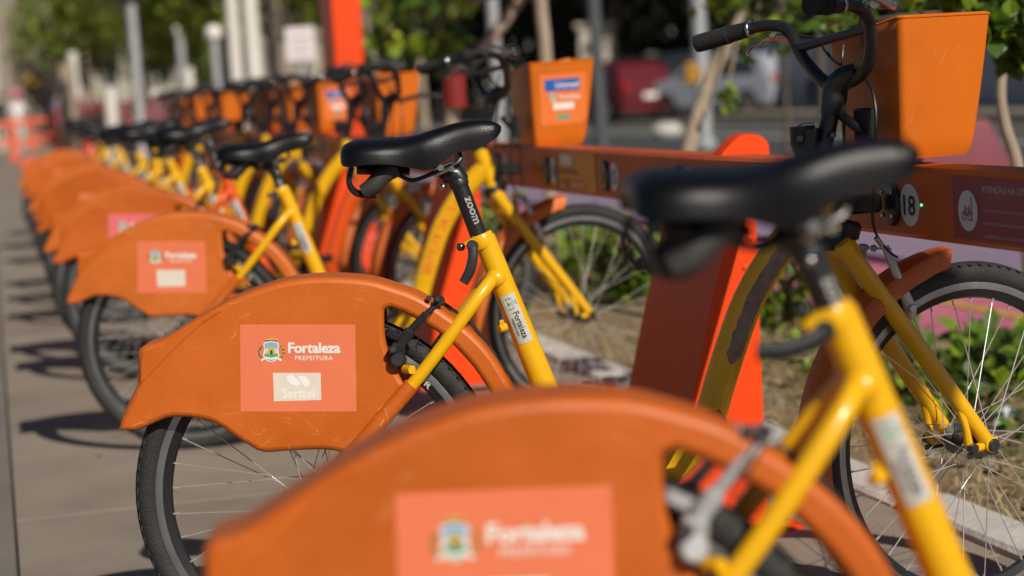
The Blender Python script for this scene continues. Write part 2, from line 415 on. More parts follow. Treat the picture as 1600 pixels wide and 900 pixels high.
def make_rear_fender(root):
    o, i = panel_outline()
    def sm(seg, a, b, per=4): return seg[:a] + catmull(seg[a:b], per) + seg[b:]
    o2 = o[:6] + catmull(o[6:], 3)
    i2 = catmull(i[:8], 2) + catmull(i[8:15], 3) + i[15:16] + catmull(i[16:], 3)
    ring = o2 + i2; n = len(ring)
    no = len(o2)
    def offs(P, d):
        out = []
        for k in range(n):
            a, b, c = P[k - 1], P[k], P[(k + 1) % n]
            t = ((b - a).normalized() + (c - b).normalized())
            t = t.normalized() if t.length > 1e-6 else (c - b).normalized()
            nn = Vector((-t.z, 0, t.x))
            out.append(b - nn * d)
        return out
    # signed area tells which way the inward normal points
    area = sum(ring[k - 1].x * ring[k].z - ring[k].x * ring[k - 1].z for k in range(n))
    sg = 1 if area < 0 else -1
    mb = MB()
    prof = [(0.0, 0.0), (0.0, 0.044), (0.0015, 0.0495), (0.005, 0.0535), (0.010, 0.0550)]
    for side in (-1, 1):
        rings = [[Vector((p.x, side * w, p.z)) for p in offs(ring, d * sg)] for d, w in prof[1:]]
        # rounded border, then the flat cheek
        mb.loft(rings, closed=True, caps=False)
        mb.poly(rings[-1])
        inner = [Vector((p.x, side * .0505, p.z)) for p in offs(ring, .010 * sg)]
        mb.poly(inner)
        mb.loft([rings[0], inner], closed=True, caps=False)
    # the outer rim closing the two cheeks over the wheel, two skins
    mid = [Vector((p.x, -.044, p.z)) for p in o2]
    ins = [Vector((p.x, 0, p.z)) for p in offs(ring, .004 * sg)[:no]]
    top = []
    for w in (-.044, -.02, .02, .044): top.append([Vector((p.x, w, p.z)) for p in o2])
    for a in range(3):
        mb.loft([top[a], top[a + 1]], closed=False, caps=False)
    mb.loft([[Vector((p.x, -.050, p.z)) for p in ins], [Vector((p.x, .050, p.z)) for p in ins]], closed=False, caps=False)
    f = mb.build('rear_fender', m_orange, root, smooth=38)
    # raised lip over the tail
    lip = [B(*q, -.05) for q in ((220, 600), (221, 560), (224, 550), (234, 546), (254, 539), (292, 514), (322, 497), (345, 486), (318, 503), (288, 530), (256, 562))]
    c_ = sum(lip, Vector()) / len(lip)
    def lr(k_, w_): return [Vector((c_.x + (p.x - c_.x) * k_, w_, c_.z + (p.z - c_.z) * k_)) for p in lip]
    for sd__ in (-1, 1):
        rg0 = [lr(1.03, sd__ * .0540), lr(1.0, sd__ * .0562), lr(.96, sd__ * .0572)]
        g = MB(); g.loft(rg0, caps=False); g.poly(rg0[-1]); g.build('fender_lip', m_orange, f, smooth=50)
    return f
def flat_map(w, lift_unit=0.00015):
    """pixel-sized map on the fender cheek: (x right, y up) metres from an anchor"""
    return None

def make_bike(singles):
    root = empty('bicycle')
    C = B(500, 768, 0)
    make_wheel('rear_wheel', root, C, Vector((1, 0, 0)), Vector((0, 1, 0)), singles, True, decal=True)
    make_rear_fender(root)
    # ---- sticker on the cheek
    W = -.0553
    st = MB(); st.poly([B(375, 507, W), B(555, 507, W), B(557, 643, W), B(376, 643, W)])
    sk = st.build('fender_sticker', m_salmon, root, smooth=0)
    K = 872.0
    def fm(px, py, lift=0.0): return B(px, py, W - .0003 - lift)
    t = MB()
    put_text(t, 'Fortaleza', lambda x, y: fm(x, -y), 450, 532, -552, -535, bold=0.035, spacing=0.96)
    put_text(t, 'PREFEITURA', lambda x, y: fm(x, -y), 461, 520, -563, -556, bold=0.012, spacing=1.15)
    t.build('lettering', m_white, sk, smooth=0)
    c = MB(); crest(c, lambda x, y, l: fm(424 + x * 40, 548 - y * 38, l * .00012)); c.build('crest', CREST_MATS, sk, smooth=0)
    lb = MB(); lb.poly([fm(426.5, 582.5, -.0001), fm(501, 582.5, -.0001), fm(502, 625, -.0001), (fm(428, 627, -.0001))]); lb.build('label', m_label, sk, smooth=0)
    g = MB()
    put_text(g, 'Serttel', lambda x, y: fm(x, -y, .0002), 441, 491, -622, -607, bold=0.015)
    g.poly([fm(x, y, .0002) for x, y in ((447, 588), (455, 585), (464, 592), (470, 600), (464, 604), (455, 601), (449, 595))])
    g.poly([fm(x, y, .0002) for x, y in ((465, 588), (476, 588), (484, 595), (484, 603), (476, 605), (470, 597))])
    g.build('ghost_print', m_pale, sk, smooth=0)

    # ---- frame
    BBc = B(950, 782, 0)
    st0, st1 = B(756, 371, 0), B(863, 634, 0)
    fr = MB()
    fr.tube([st0, B(764, 390, 0), st1, B(925, 770, 0), BBc], [.0205, .0207, .0235, .024, .024], 24)
    fr.cyl(BBc - Vector((0, .036, 0)), BBc + Vector((0, .036, 0)), .028, 20)
    main = [BBc, B(1010, 762, 0), B(1068, 715, 0), B(1105, 660, 0), B(1124, 600, 0), B(1143, 540, 0), B(1170, 468, 0), B(1210, 400, 0), B(1255, 345, 0), B(1290, 312, 0)]
    fr.tube(main, [.024, .026, .028, .029, .029, .029, .029, .029, .0295, .030], 24, per=5, flat=.8)
    fr.tube([B(1270, 262, 0), B(1276, 280, 0), B(1306, 366, 0)], [.0215, .0225, .0225], 24)
    for s in (-1, 1):
        top = B(772, 432, 0) + Vector((0, s * .012, 0))
        mid = B(655, 583, 0) + Vector((0, s * .060, 0)); low = C + Vector((0.004, s * .066, .01))
        fr.tube([top, B(742, 468, 0) + Vector((0, s * .042, 0)), mid, low], [.0125, .0125, .012, .0105], 16, per=5)
        fr.tube([BBc + Vector((0, s * .02, 0)), BBc * .6 + C * .4 + Vector((0, s * .045, 0)), C + Vector((0, s * .062, 0))], [.013, .012, .010], 14, per=4)
        fr.box(C + Vector((.008, s * .0625, .006)), (.05, .006, .04), bev=.002)
        fr.cyl(B(636, 570, 0) + Vector((-.002, s * .052, 0)), B(636, 570, 0) + Vector((0.012, s * .07, 0)), .008, 12)
    for s in (-1, 1): fr.sph(B(775, 434, 0) + Vector((0.0, s * .013, 0)), .0165, 8, (1.2, 1, 1.1))
    fr.tube([B(790, 511, -.018), B(780, 514, -.026)], [.008, .0065], 10)
    fr.box(B(784, 506, -.024), (.008, .008, .014), bev=.001)
    frame = fr.build('frame', m_yellow, root)
    gd = MB(); a, b = B(655, 583, 0) + Vector((0, -.060, 0)), C + Vector((0.004, -.066, .01))
    d = b - a; gd.tube([a + d * .06, a + d * .1, a + d * .9, b], [.0145, .0150, .0145, .013], 20)
    gd.sph(a + d * .48 + Vector((.017, -.004, -.004)), .005, 6)
    gd.build('stay_guard', m_orange, frame)
    # seat tube sticker, wrapped on the tube
    axd = (st1 - st0).normalized(); sidev = Vector((0, -1, 0)); fw = axd.cross(sidev); fw = fw if fw.x > 0 else -fw
    def wrap(px0, py0, rad):
        o = B(px0, py0, 0); o = st0 + axd * (o - st0).dot(axd)
        def fn(a_, b_, l=0.0):      # a_ down the tube, b_ across (towards the front)
            th = b_ / rad; rr = rad + .0007 + l
            return o + axd * a_ + (sidev * math.cos(th) + fw * math.sin(th)) * rr
        return fn
    tr = .0222
    fn = wrap(799, 456, tr)
    sp = MB(); na, nb = 4, 10
    vs = [fn(.093 * i / na, -.014 + .028 * j / nb) for i in range(na + 1) for j in range(nb + 1)]
    sp.add(vs, [(i * (nb + 1) + j, i * (nb + 1) + j + 1, (i + 1) * (nb + 1) + j + 1, (i + 1) * (nb + 1) + j) for i in range(na) for j in range(nb)])
    sp.build('tube_sticker', m_paper, frame)
    tt = MB(); put_text(tt, 'Fortaleza', lambda x, y: fn(x, y, .0009), .034, .084, -.002, .0085, bold=.012)
    put_text(tt, 'PREFEITURA', lambda x, y: fn(x, y, .0009), .044, .078, -.0085, -.005, bold=.01)
    tt.build('tube_lettering', m_dtext, frame, smooth=0)
    cc = MB(); crest(cc, lambda x, y, l: fn(.017 + x * .021, y * .023, .0004 + l * .0001)); cc.build('tube_crest', CREST_MATS, frame, smooth=0)

    # ---- main tube marking (rear face of the curved tube)
    mp = catmull(main, 5); mk = MB()
    def tubepos(i, b_, l=0.0):
        i0 = int(max(0, min(len(mp) - 2, math.floor(i)))); f_ = i - i0
        p = mp[i0].lerp(mp[i0 + 1], f_); tn = (mp[i0 + 1] - mp[i0]).normalized()
        sd_ = Vector((0, -1, 0)); ft = tn.cross(sd_); ft = ft if ft.x < 0 else -ft   # toward the rear
        th = b_; return p + (sd_ * math.cos(th) * .0232 + ft * math.sin(th) * .029) * (1.015 + l)
    # ---- seat post, collar, lever
    sp_ = MB(); q0, q1 = B(716, 284, 0), B(750, 373, 0)
    sp_.cyl(q0, q1, .0155, 24)
    sp_.tube([B(712, 277, 0), q0, q0 + (q1 - q0) * .08], [.015, .0185, .0175], 20)
    sp_.tube([B(690, 280, 0), B(700, 272, 0), B(712, 272, 0), B(722, 284, 0)], [.010, .018, .019, .015], 14)
    post = sp_.build('seat_post', m_matte, root)
    pd = (q1 - q0).normalized(); pf = pd.cross(sidev); pf = pf if pf.x > 0 else -pf
    def pfn(a_, b_):
        th = b_ / .0155; return q0 + pd * a_ + (sidev * math.cos(th) + pf * math.sin(th)) * .0161
    z = MB(); put_text(z, 'zoom', lambda x, y: pfn(x, y), .030, .081, .000, .011, bold=.02)
    z.build('post_lettering', m_gtext, post, smooth=0)
    cl = MB(); ca = B(749, 366, 0); cl.tube([ca, ca + axd * .003, ca + axd * .023, ca + axd * .026], [.0215, .0232, .0235, .0215], 24)
    cl.tube([B(745, 376, -.012), B(729, 385, -.012)], [.010, .0085], 12)
    cl.tube([B(745, 376, .012), B(729, 385, .012)], [.010, .0085], 12)
    col = cl.build('seat_collar', m_yellow, root)
    ql = MB(); ql.cyl(B(737, 385, -.034), B(737, 385, .024), .0055, 10); ql.cyl(B(738, 384, -.026), B(738, 384, -.036), .0105, 16, .002)
    ql.tube([B(738, 386, -.034), B(739, 402, -.036), B(734, 424, -.036), B(724, 442, -.034)], [.0085, .009, .0095, .0085], 10, per=4, flat=.4, up=(1, 0, 0))
    ql.sph(B(720, 386, .004), .008, 6)
    ql.build('quick_release', m_dsteel, col)

    # ---- saddle
    S = [(534, 236, 249, .045), (536, 229, 255, .066), (542, 223, 258, .080), (555, 218, 258, .090), (575, 215.5, 255, .094), (600, 214.5, 254, .092), (625, 213.5, 256, .083),
         (645, 211, 261, .070), (662, 207, 264, .056), (678, 202, 260, .045), (692, 197.5, 250, .038), (708, 193, 240, .033), (725, 189.5, 235, .030), (742, 187.5, 231, .028),
         (758, 187.5, 225, .025), (770, 190, 218, .0205), (778, 193, 211, .014), (783, 198, 204, .005)]
    rings = []
    for px, ty_, by_, hw in S:
        a = B(px, ty_, 0); b = B(px, by_, 0); ring = []
        n = 22
        for k in range(n + 1):
            th = math.pi * k / n; cs, sn = math.cos(th), math.sin(th)
            y = -hw * (abs(cs) ** .75) * (1 if cs > 0 else -1)
            hz = (a.z - b.z)
            zz = b.z + hz * (abs(sn) ** .55)
            if hw > .06: zz -= hz * .10 * math.exp(-(y / .014) ** 2)      # the soft channel down the middle
            ring.append(Vector((a.x, y, zz)))
        # underside, hollow
        for k in range(9):
            u = 1 - 2 * k / 8
            ring.append(Vector((a.x, hw * .93 * u, b.z + (.008 if abs(u) < .99 else 0.001) + (a.z - b.z) * .25 * (1 - u * u))))
        rings.append(ring)
    # resample the stations for a smooth side line
    RR = []
    for k in range(len(rings[0])):
        RR.append(catmull([r[k] for r in rings], 4))
    rings = [[RR[k][i] for k in range(len(RR))] for i in range(len(RR[0]))]
    sa = MB(); sa.loft(rings); saddle = sa.build('saddle', m_saddle, root, smooth=50)
    bvh = BVHTree.FromPolygons(sa.v, sa.f)
    def onsad(px, py):
        p = B(px, py, -.3); h = bvh.ray_cast(p, Vector((0, 1, 0)))
        if h[0] is None: return Vector((p.x, -.02, p.z))
        return h[0] + h[1].normalized() * (.0006 if h[1].y < 0 else -.0006)
    tx = MB(); put_text(tx, 'Hertz', lambda x, y: onsad(x, -y - (x - 765) * .18), 750, 770, -209, -200, bold=.0)
    tx.build('saddle_lettering', m_gtext2, saddle, smooth=0)
    un = MB(); un.mat(0)
    for s in (-1, 1):
        un.tube([B(618, 262, s * .045), B(600, 272, s * .05), B(584, 290, s * .052), B(566, 300, s * .052)], [.017, .017, .0165, .012], 14, per=3)
    un.mat(1)
    un.tube([B(549, 262, -.055), B(545, 285, -.06), B(556, 302, -.052), B(580, 305, -.03), B(580, 305, .03), B(556, 300, .052), B(545, 283, .06), B(549, 262, .055)], .0085, 10, per=4, flat=.6)
    un.tube([B(560, 262, 0), B(640, 268, 0)], [.05, .03], 12, flat=.25, up=(0, 1, 0))
    un.build('saddle_bumper', [m_saddle_in, m_black], saddle)
    rl = MB()
    for s in (-1, 1):
        rl.tube([B(610, 264, s * .035), B(632, 278, s * .03), B(650, 281, s * .024), B(690, 265, s * .021), B(714, 255, s * .018), B(720, 244, s * .012), B(712, 232, s * .008)], .0038, 8, per=4)
    rl.build('saddle_rail', m_matte, saddle)
    cp = MB(); ad = (B(708, 254, 0) - B(672, 270, 0)).normalized()
    for s in (-1, 1):
        cp.box(B(692, 259, s * .024), (.038, .012, .006), ad, (0, 1, 0), bev=.002)
        cp.box(B(694, 268, s * .024), (.036, .013, .006), ad, (0, 1, 0), bev=.002)
    cp.cyl(B(688, 262, -.036), B(688, 262, .036), .006, 10); cp.cyl(B(706, 264, -.03), B(706, 264, .03), .005, 10)
    cp.sph(B(692, 292, -.012), .0065, 6)
    cp.build('saddle_clamp', m_steel, saddle)

    # ---- rear brake
    rb = MB(); rb.mat(0)
    def seg(p, q, wd, th, ext=.004):
        d_ = (q - p); l_ = d_.length; d_.normalize(); rb.box((p + q) / 2, (l_ + ext * 2, th, wd), d_, (0, 1, 0), bev=.003)
    for s in (-1, 1):
        w0 = s * .060
        seg(B(620, 564, w0), B(624, 540, w0), .026, .018); seg(B(622, 548, w0), B(640, 518, w0), .020, .014); seg(B(636, 522, w0), B(664, 492, w0), .013, .010); seg(B(660, 496, w0 * .95), B(688, 470, w0 * .85), .010, .009)
        rb.cyl(B(621, 562, s * .05), B(621, 562, s * .074), .014, 18, .003)
        rb.box(B(622, 528, s * .032), (.052, .016, .016), (.85, 0, -.5), (0, 1, 0), bev=.004)
    rb.cyl(B(686, 470, -.056), B(686, 470, -.030), .0105, 14, .002); rb.cyl(B(670, 467, -.03), B(670, 467, .05), .0045, 10)
    rb.mat(1)
    rb.cyl(B(644, 537, -.050), B(644, 537, -.078), .0085, 16, .002); rb.cyl(B(614, 546, -.05), B(614, 546, -.080), .0070, 14, .002)
    rb.cyl(B(684, 467, -.052), B(684, 467, -.068), .0065, 14, .002); rb.cyl(B(670, 466, -.044), B(670, 466, -.060), .0050, 12, .001)
    rb.tube([B(686, 472, -.064), B(655, 520, -.076), B(648, 562, -.070)], .0010, 5)
    rb.tube([B(684, 466, -.06), B(672, 480, -.07), B(660, 500, -.074), B(650, 520, -.07)], .0010, 5, per=3)
    rb.build('rear_brake', [m_black, m_dsteel], root)
    hz = MB(); hz.tube([B(684, 468, .03), B(735, 505, .01), B(775, 558, -.0), B(812, 608, 0), B(860, 690, 0)], .0032, 8, per=5)
    hz.mat(1); hz.tube([B(753, 536, -.006), B(760, 545, -.006)], .0042, 8)
    hz.build('brake_hose', [m_black, m_steel], root)

    # ---- fork, steered to the left
    Kc = B(1312, 398, 0); H = B(1512, 692, .09); H.z = .333
    fk = MB(); ends = []
    for s in (-1, 1):       # s = +1 near side
        a = Kc + RV * (.036 * s); e = H + RV * (.056 * s) + HV * .004
        sh = a + (a - e).normalized() * .03
        m1 = a.lerp(e, .5) ; m2 = a.lerp(e, .85)
        fk.tube([sh, a, m1, m2, e], [.0155, .0175, .0172, .0150, .0130], 18, per=5)
        ends.append(e)
        fk.cyl(e - RV * .014, e + RV * .014, .0155, 20, .003)
        q = e - HV * .045 + Vector((0, 0, .002))
        fk.tube([e, e - HV * .03 + UP * -.003, q, q + UP * .035 - HV * .006, a.lerp(e, .78) - HV * .004], [.009, .008, .009, .0065, .009], 10, per=4)
    fk.tube([Kc - RV * .034 + UP * .01, Kc + RV * .034 + UP * .01], .019, 16)
    fork = fk.build('fork', m_yellow, root)
    for s, e in zip((-1, 1), ends):
        ax = MB()
        ax.cyl(e + RV * (.010 * s), e + RV * (.0185 * s), .0125, 18, .002)
        ax.cyl(e - HV * .045 + RV * (.004 * s), e - HV * .045 + RV * (.017 * s), .0095, 6)
        ax.box(e - HV * .02 + RV * (.006 * s) - UP * .014, (.07, .004, .010), HV, RV, bev=.001)
        ax.build('axle_nut', m_dsteel, fork)
    make_wheel('front_wheel', root, H, HV, RV, singles, True)
    # front mudguard following the tyre
    ff = MB(); rings = []
    A0, A1, NN = R_(96), R_(197), 30
    prof2 = [(.327, .036), (.350, .036), (.360, .030), (.364, .016), (.365, 0), (.364, -.016), (.360, -.030), (.350, -.036), (.327, -.036), (.327, -.033), (.349, -.033), (.357, -.028), (.361, 0), (.357, .028), (.349, .033), (.327, .033)]
    for i in range(NN + 1):
        a = A0 + (A1 - A0) * i / NN; t_ = i / NN
        sc = 1.0; rings.append([H + (HV * math.cos(a + (0.06 * (1 - min(1, t_ * 8)) * ((0.365 - r) / .04))) + UP * math.sin(a)) * (r + .004) + RV * o for r, o in prof2])
    ff.loft(rings); ff.build('front_fender', m_orange, root, smooth=40)
    fb = MB()
    for s in (-1, 1):
        fb.tube([Kc + RV * (.035 * s) + HV * .075 + UP * .01, Kc + RV * (.05 * s) + HV * .09 - UP * .05, Kc + RV * (.05 * s) + HV * .112 - UP * .105, Kc + RV * (.04 * s) + HV * .12 - UP * .125], [.007, .0085, .012, .010], 12, per=4, flat=.6, up=(1, 0, 0))
        fb.cyl(Kc + RV * (.03 * s) + HV * .112 - UP * .105, Kc + RV * (.062 * s) + HV * .112 - UP * .105, .0085, 12, .002)
        fb.box(Kc + RV * (.024 * s) + HV * .118 - UP * .115, (.05, .012, .012), HV, RV, bev=.003)
    fb.cyl(Kc - RV * .05 + HV * .077 + UP * .005, Kc + RV * .05 + HV * .077 + UP * .005, .0022, 8)
    fb.sph(Kc + RV * .0 + HV * .075 + UP * .005, .007, 6); fb.sph(Kc - RV * .025 + HV * .075 + UP * .005, .007, 6)
    fb.build('front_brake', m_alu, root)

    # ---- stem, bars, cables
    s_ = MB(); s_.mat(0)
    s_.tube([B(1262, 244, 0), B(1255, 222, 0), B(1253, 197, 0)], [.021, .024, .023], 20)
    s_.tube([B(1275, 262, 0), B(1290, 212, 0), B(1296, 185, 0), B(1303, 150, 0)], [.020, .0165, .016, .017], 18, per=3)
    s_.tube([B(1296, 180, 0), B(1300, 160, 0), B(1304, 138, 0), B(1318, 120, -.02), B(1338, 112, -.035)], [.017, .021, .022, .019, .016], 18, per=3)
    s_.box(B(1265, 216, -.02), (.03, .02, .042), (.96, 0, -.28), (0, 1, 0), bev=.006)
    s_.mat(1)
    s_.cyl(B(1250, 216, -.028), B(1250, 216, -.036), .0068, 14, .002); s_.cyl(B(1300, 211, -.02), B(1302, 211, -.036), .006, 12, .002)
    s_.tube([B(1245, 199, -.012), B(1255, 193, -.014), B(1272, 192, -.014)], .0012, 6, per=3)
    s_.build('stem', [m_matte, m_dsteel], root)
    hb = MB()
    left = [B(1303, 135, 0), B(1283, 124, .03), B(1262, 100, .07), B(1246, 76, .10), B(1236, 54, .125), B(1218, 41, .15), B(1190, 41, .175), B(1165, 47, .195)]
    right = [B(1303, 135, 0), B(1334, 124, -.03), B(1354, 104, -.06), B(1361, 74, -.09), B(1359, 40, -.115), B(1350, 18, -.135), B(1330, 8, -.155), B(1312, 7, -.17)]
    hb.tube(left, [.0135, .0125, .0115, .0112, .011, .011, .011, .011], 18, per=5)
    hb.tube(right, [.0135, .0125, .0115, .0112, .011, .011, .011, .011], 18, per=5)
    hb.tube([B(1246, 76, .10), B(1300, 60, 0), B(1358, 44, -.11)], .0085, 14)
    hb.mat(1)
    lg = [B(1172, 45, .19), B(1087, 69, .25)]
    rg = [B(1312, 7, -.17), B(1264, 8, -.235)]
    for a, b in (lg, rg):
        d = (b - a)
        hb.tube([a - d * .02, a, a + d * .03, a + d * .35, a + d * .92, a + d * .985, b], [.0125, .0160, .0150, .0158, .0168, .0165, .010], 18)
        for i in range(22):
            u = .38 + .56 * i / 22
            hb.tube([a + d * u, a + d * (u + .01), a + d * (u + .02)], [.0163, .0174, .0163], 16)
    bar = hb.build('handlebar', [m_matte, m_grip], root)
    rg_ = MB(); a, b = lg; d = (b - a)
    rg_.cyl(a - d * .02, a + d * .04, .0172, 18, .001); a, b = rg; d = b - a; rg_.cyl(a - d * .02, a + d * .05, .0172, 18, .001)
    rg_.build('grip_collar', m_steel, bar)
    bl = MB()
    bl.tube([B(1232, 60, .13), B(1214, 58, .14), B(1200, 60, .15), B(1186, 68, .16), B(1176, 72, .165), B(1168, 82, .17), B(1170, 87, .17)], [.009, .011, .009, .006, .006, .006, .005], 10, per=4, flat=.6, up=(0, 1, 0))
    bl.cyl(B(1207, 55, .12), B(1207, 55, .17), .007, 12, .002)
    bl.build('brake_lever', m_steel, bar)
    bl = MB()
    bl.tube([B(1348, 22, -.12), B(1365, 4, -.12), B(1385, 4, -.13), B(1395, 8, -.15), B(1350, -12, -.2), B(1320, -14, -.24)], [.009, .010, .009, .008, .006, .006], 10, per=4, flat=.6)
    bl.cyl(B(1366, 6, -.10), B(1366, 6, -.14), .010, 12, .002); bl.sph(B(1384, 3, -.12), .013, 8)
    bl.build('brake_lever', m_steel, bar)
    cb = MB()
    cb.tube([B(1385, 6, -.12), B(1378, -30, -.06), B(1345, 0, 0), B(1345, 70, .02), B(1322, 150, .01), B(1318, 240, -.01), B(1312, 300, -.03)], .0028, 7, per=6)
    cb.tube([B(1240, 56, .12), B(1275, 60, .1), B(1290, 80, .08), B(1310, 100, .05), B(1352, 122, -.03), B(1368, 170, -.07), B(1366, 250, -.075), B(1363, 330, -.07), B(1365, 352, -.06)], .0030, 7, per=6)
    cb.tube([B(1363, 345, -.062), B(1370, 368, -.055), B(1388, 392, -.04), B(1402, 402, -.03)], .0024, 7, per=6)
    cb.tube([B(1318, 70, .05), B(1316, 95, .04), B(1318, 120, 0)], .0026, 7, per=4)
    cb.build('brake_cable', m_black, root)
    fer = MB(); fer.cyl(B(1368, 371, -.056), B(1378, 384, -.05), .0045, 10, .001); fer.build('cable_ferrule', m_steel, root)

    # ---- head collars and dock coupler
    hc = MB()
    hc.tube([B(1304, 362, 0), B(1308, 374, 0), B(1311, 386, 0)], [.026, .030, .028], 24)
    hc.tube([B(1267, 255, 0), B(1271, 266, 0)], [.024, .024], 20)
    hc.box(B(1328, 360, -.004), (.034, .045, .036), (.95, .1, -.28), (0, 1, 0), bev=.007)
    hc.box(B(1320, 316, -.006), (.014, .040, .08), (.96, 0, -.28), (0, 1, 0), bev=.005)
    hc.build('head_collar', m_black, root)
    cpv = RP
    co = MB(); ca_ = B(1326, 320, 0); co.box(ca_ + cpv * .026, (.066, .034, .034), cpv, RD, bev=.005); co.build('dock_coupler', m_black, root)

    # ---- basket on the bars
    bk = MB(); T0 = B(1312, 60, 0)
    def bp(f_, r_, z): return Vector((T0.x, 0, 0)) + HV * f_ + RV * r_ + UP * z
    ztop, zbot = B(1470, 20, -.07).z, B(1455, 248, -.07).z
    lv = []
    def lvl(t_, inset=0.0):
        # t_ 0 bottom .. 1 top; the walls lean out with a slight belly
        e = t_ ** .8
        fr_ = .050 + .01 * (1 - e) ; ff_ = .256 - .040 * (1 - e); hw = .112 - .022 * (1 - e)
        z = zbot + (ztop - zbot) * t_
        q = []
        rc = .012
        pts = [(fr_, -hw), (fr_, hw), (ff_, hw * .96), (ff_, -hw * .96)]
        fc, ic = (fr_ + ff_) / 2, inset
        for k, (a, b) in enumerate(pts):
            sa, sb = (1 if a > fc else -1), (1 if b > 0 else -1)
            a -= sa * ic; b -= sb * ic
            order = ((0, 1), (1, 0))
            arc = [(a - sa * (rc - rc * math.cos(th)), b - sb * (rc - rc * math.sin(th))) for th in (0, R_(22), R_(45), R_(68), R_(90))]
            # walk the corner in ring order
            if k in (0, 2): arc = arc[::-1]
            if k in (1, 3): arc = arc
            q += arc
        out = []
        for a, b in q:
            dip = 0.0
            if t_ > .9: dip = .035 * max(0, min(1, (-b + .03) / .14)) * max(0, min(1, (.12 - a) / .07))
            out.append(bp(a, b, z - dip))
        return out
    order_levels = [0, .06, .15, .3, .45, .6, .75, .9, .985, 1.0]
    outer = [lvl(t_, .004 if t_ in (0, 1.0) else 0) for t_ in order_levels]
    # fix the ring direction of corners (bottom-left, top-left, ...)
    bk.loft([lvl(1.0, .004), ] + [lvl(t_, .006) for t_ in (.985, .9, .75, .6, .45, .3, .15, .06)], caps=False)
    bk.loft(outer, caps=False)
    bot = lvl(0, .004); bk.add(bot, [tuple(range(len(bot)))]); bot = lvl(.06, .006); bk.add(bot, [tuple(range(len(bot)))])
    basket = bk.build('basket', m_basket, root, smooth=45)
    rimp = lvl(.985); bkr = MB()
    bkr.tube(rimp + [rimp[0]], .0022, 6, caps=False); bkr.build('basket_rim', m_basket, basket)
    br = MB()
    br.tube([B(1308, 172, .0), B(1322, 186, -.01), B(1350, 205, -.03)], .0085, 10)
    br.tube([B(1310, 178, .03), B(1325, 190, .03), B(1345, 205, .02)], .0075, 10)
    br.box(B(1352, 195, -.03), (.018, .05, .06), HV, RV, bev=.004)
    br.build('basket_bracket', m_black, root)

    # ---- cranks and pedals
    cr = MB(); pe = B(1092, 660, -.12)
    cr.mat(0); cr.tube([BBc + Vector((0, -.05, 0)), BBc + Vector((0, -.06, 0)) * 1 + (pe - BBc) * .1, Vector((pe.x, -.065, pe.z))], [.016, .013, .011], 12, flat=.6, up=(0, 1, 0))
    o2 = BBc - (pe - BBc); cr.tube([BBc + Vector((0, .05, 0)), Vector((o2.x, .065, max(o2.z, .06)))], [.014, .011], 12)
    fnc = lambda a, r, o: BBc + Vector((math.cos(a) * r, o, math.sin(a) * r))
    cr.ring_section([(.088, -.052), (.088, -.048), (.074, -.048), (.074, -.052)], 44, fnc)
    for k in range(5):
        a = 2 * math.pi * k / 5; cr.tube([BBc + Vector((0, -.05, 0)), fnc(a, .08, -.05)], .006, 8)
    crank = cr.build('crankset', m_dsteel, root)
    for (pc) in (Vector((pe.x, -.115, pe.z)), Vector((o2.x, .115, max(o2.z, .06)))):
        pm = MB()
        for dx in (-.038, .038): pm.box(pc + Vector((dx, 0, 0)), (.014, .085, .026), bev=.004)
        for dy in (-.04, .04): pm.box(pc + Vector((0, dy, 0)), (.08, .010, .024), bev=.003)
        pm.cyl(pc - Vector((0, .05, 0)), pc + Vector((0, .05, 0)), .009, 10)
        pm.build('pedal', m_black, crank)
    return root

def tube_print(root, text, peeled=False):
    """red lettering, or what is left of it, along the rear of the curved tube"""
    BBc = B(950, 782, 0)
    main = [BBc, B(1010, 762, 0), B(1068, 715, 0), B(1105, 660, 0), B(1124, 600, 0), B(1143, 540, 0), B(1170, 468, 0), B(1210, 400, 0), B(1255, 345, 0), B(1290, 312, 0)]
    mp = catmull(main, 5)
    def tp(i, th, l=0.0):
        i0 = int(max(0, min(len(mp) - 2, math.floor(i)))); f_ = i - i0
        p = mp[i0].lerp(mp[i0 + 1], f_)
        ta = (mp[min(i0 + 1, len(mp) - 1)] - mp[max(i0 - 1, 0)]).normalized(); tb = (mp[min(i0 + 2, len(mp) - 1)] - mp[i0]).normalized()
        tn = ta.lerp(tb, f_).normalized()
        sd_ = Vector((0, -1, 0)); ft = tn.cross(sd_); ft = ft if ft.x < 0 else -ft
        return p + (sd_ * math.cos(th) * .0232 + ft * math.sin(th) * .029) + (sd_ * math.cos(th) + ft * math.sin(th)) * (.0009 + l)
    fr = [c for c in root.children if c.name.startswith('frame')][0]
    mb = MB()
    if peeled:
        n, rr = 60, random.Random(5)
        vs, fs = [], []
        for i in range(n + 1):
            u = 23 + (38.5 - 23) * i / n
            if i % 3 == 0: jl, jh = rr.uniform(-.10, .07), rr.uniform(-.09, .09)
            cl_ = .12 + .88 * min(1, min(i, n - i) / 4)
            lo = -.22 + (-.52 + .5 * jl + rr.uniform(-.03, .03)) * cl_; hi = -.22 + (.46 + .5 * jh + rr.uniform(-.03, .03)) * cl_
            for k in range(7): vs.append(tp(u, lo + (hi - lo) * k / 6))
        for i in range(n):
            for k in range(6):
                a = i * 7 + k; fs.append((a, a + 1, a + 8, a + 7))
        mb.add(vs, fs); mb.build('peeled_print', m_brownwear, fr)
    else:
        put_text(mb, text, lambda x, y: tp(x, y), 21, 38, -.45, .35, bold=.03)
        mb.build('tube_print', m_redtext, fr, smooth=0)

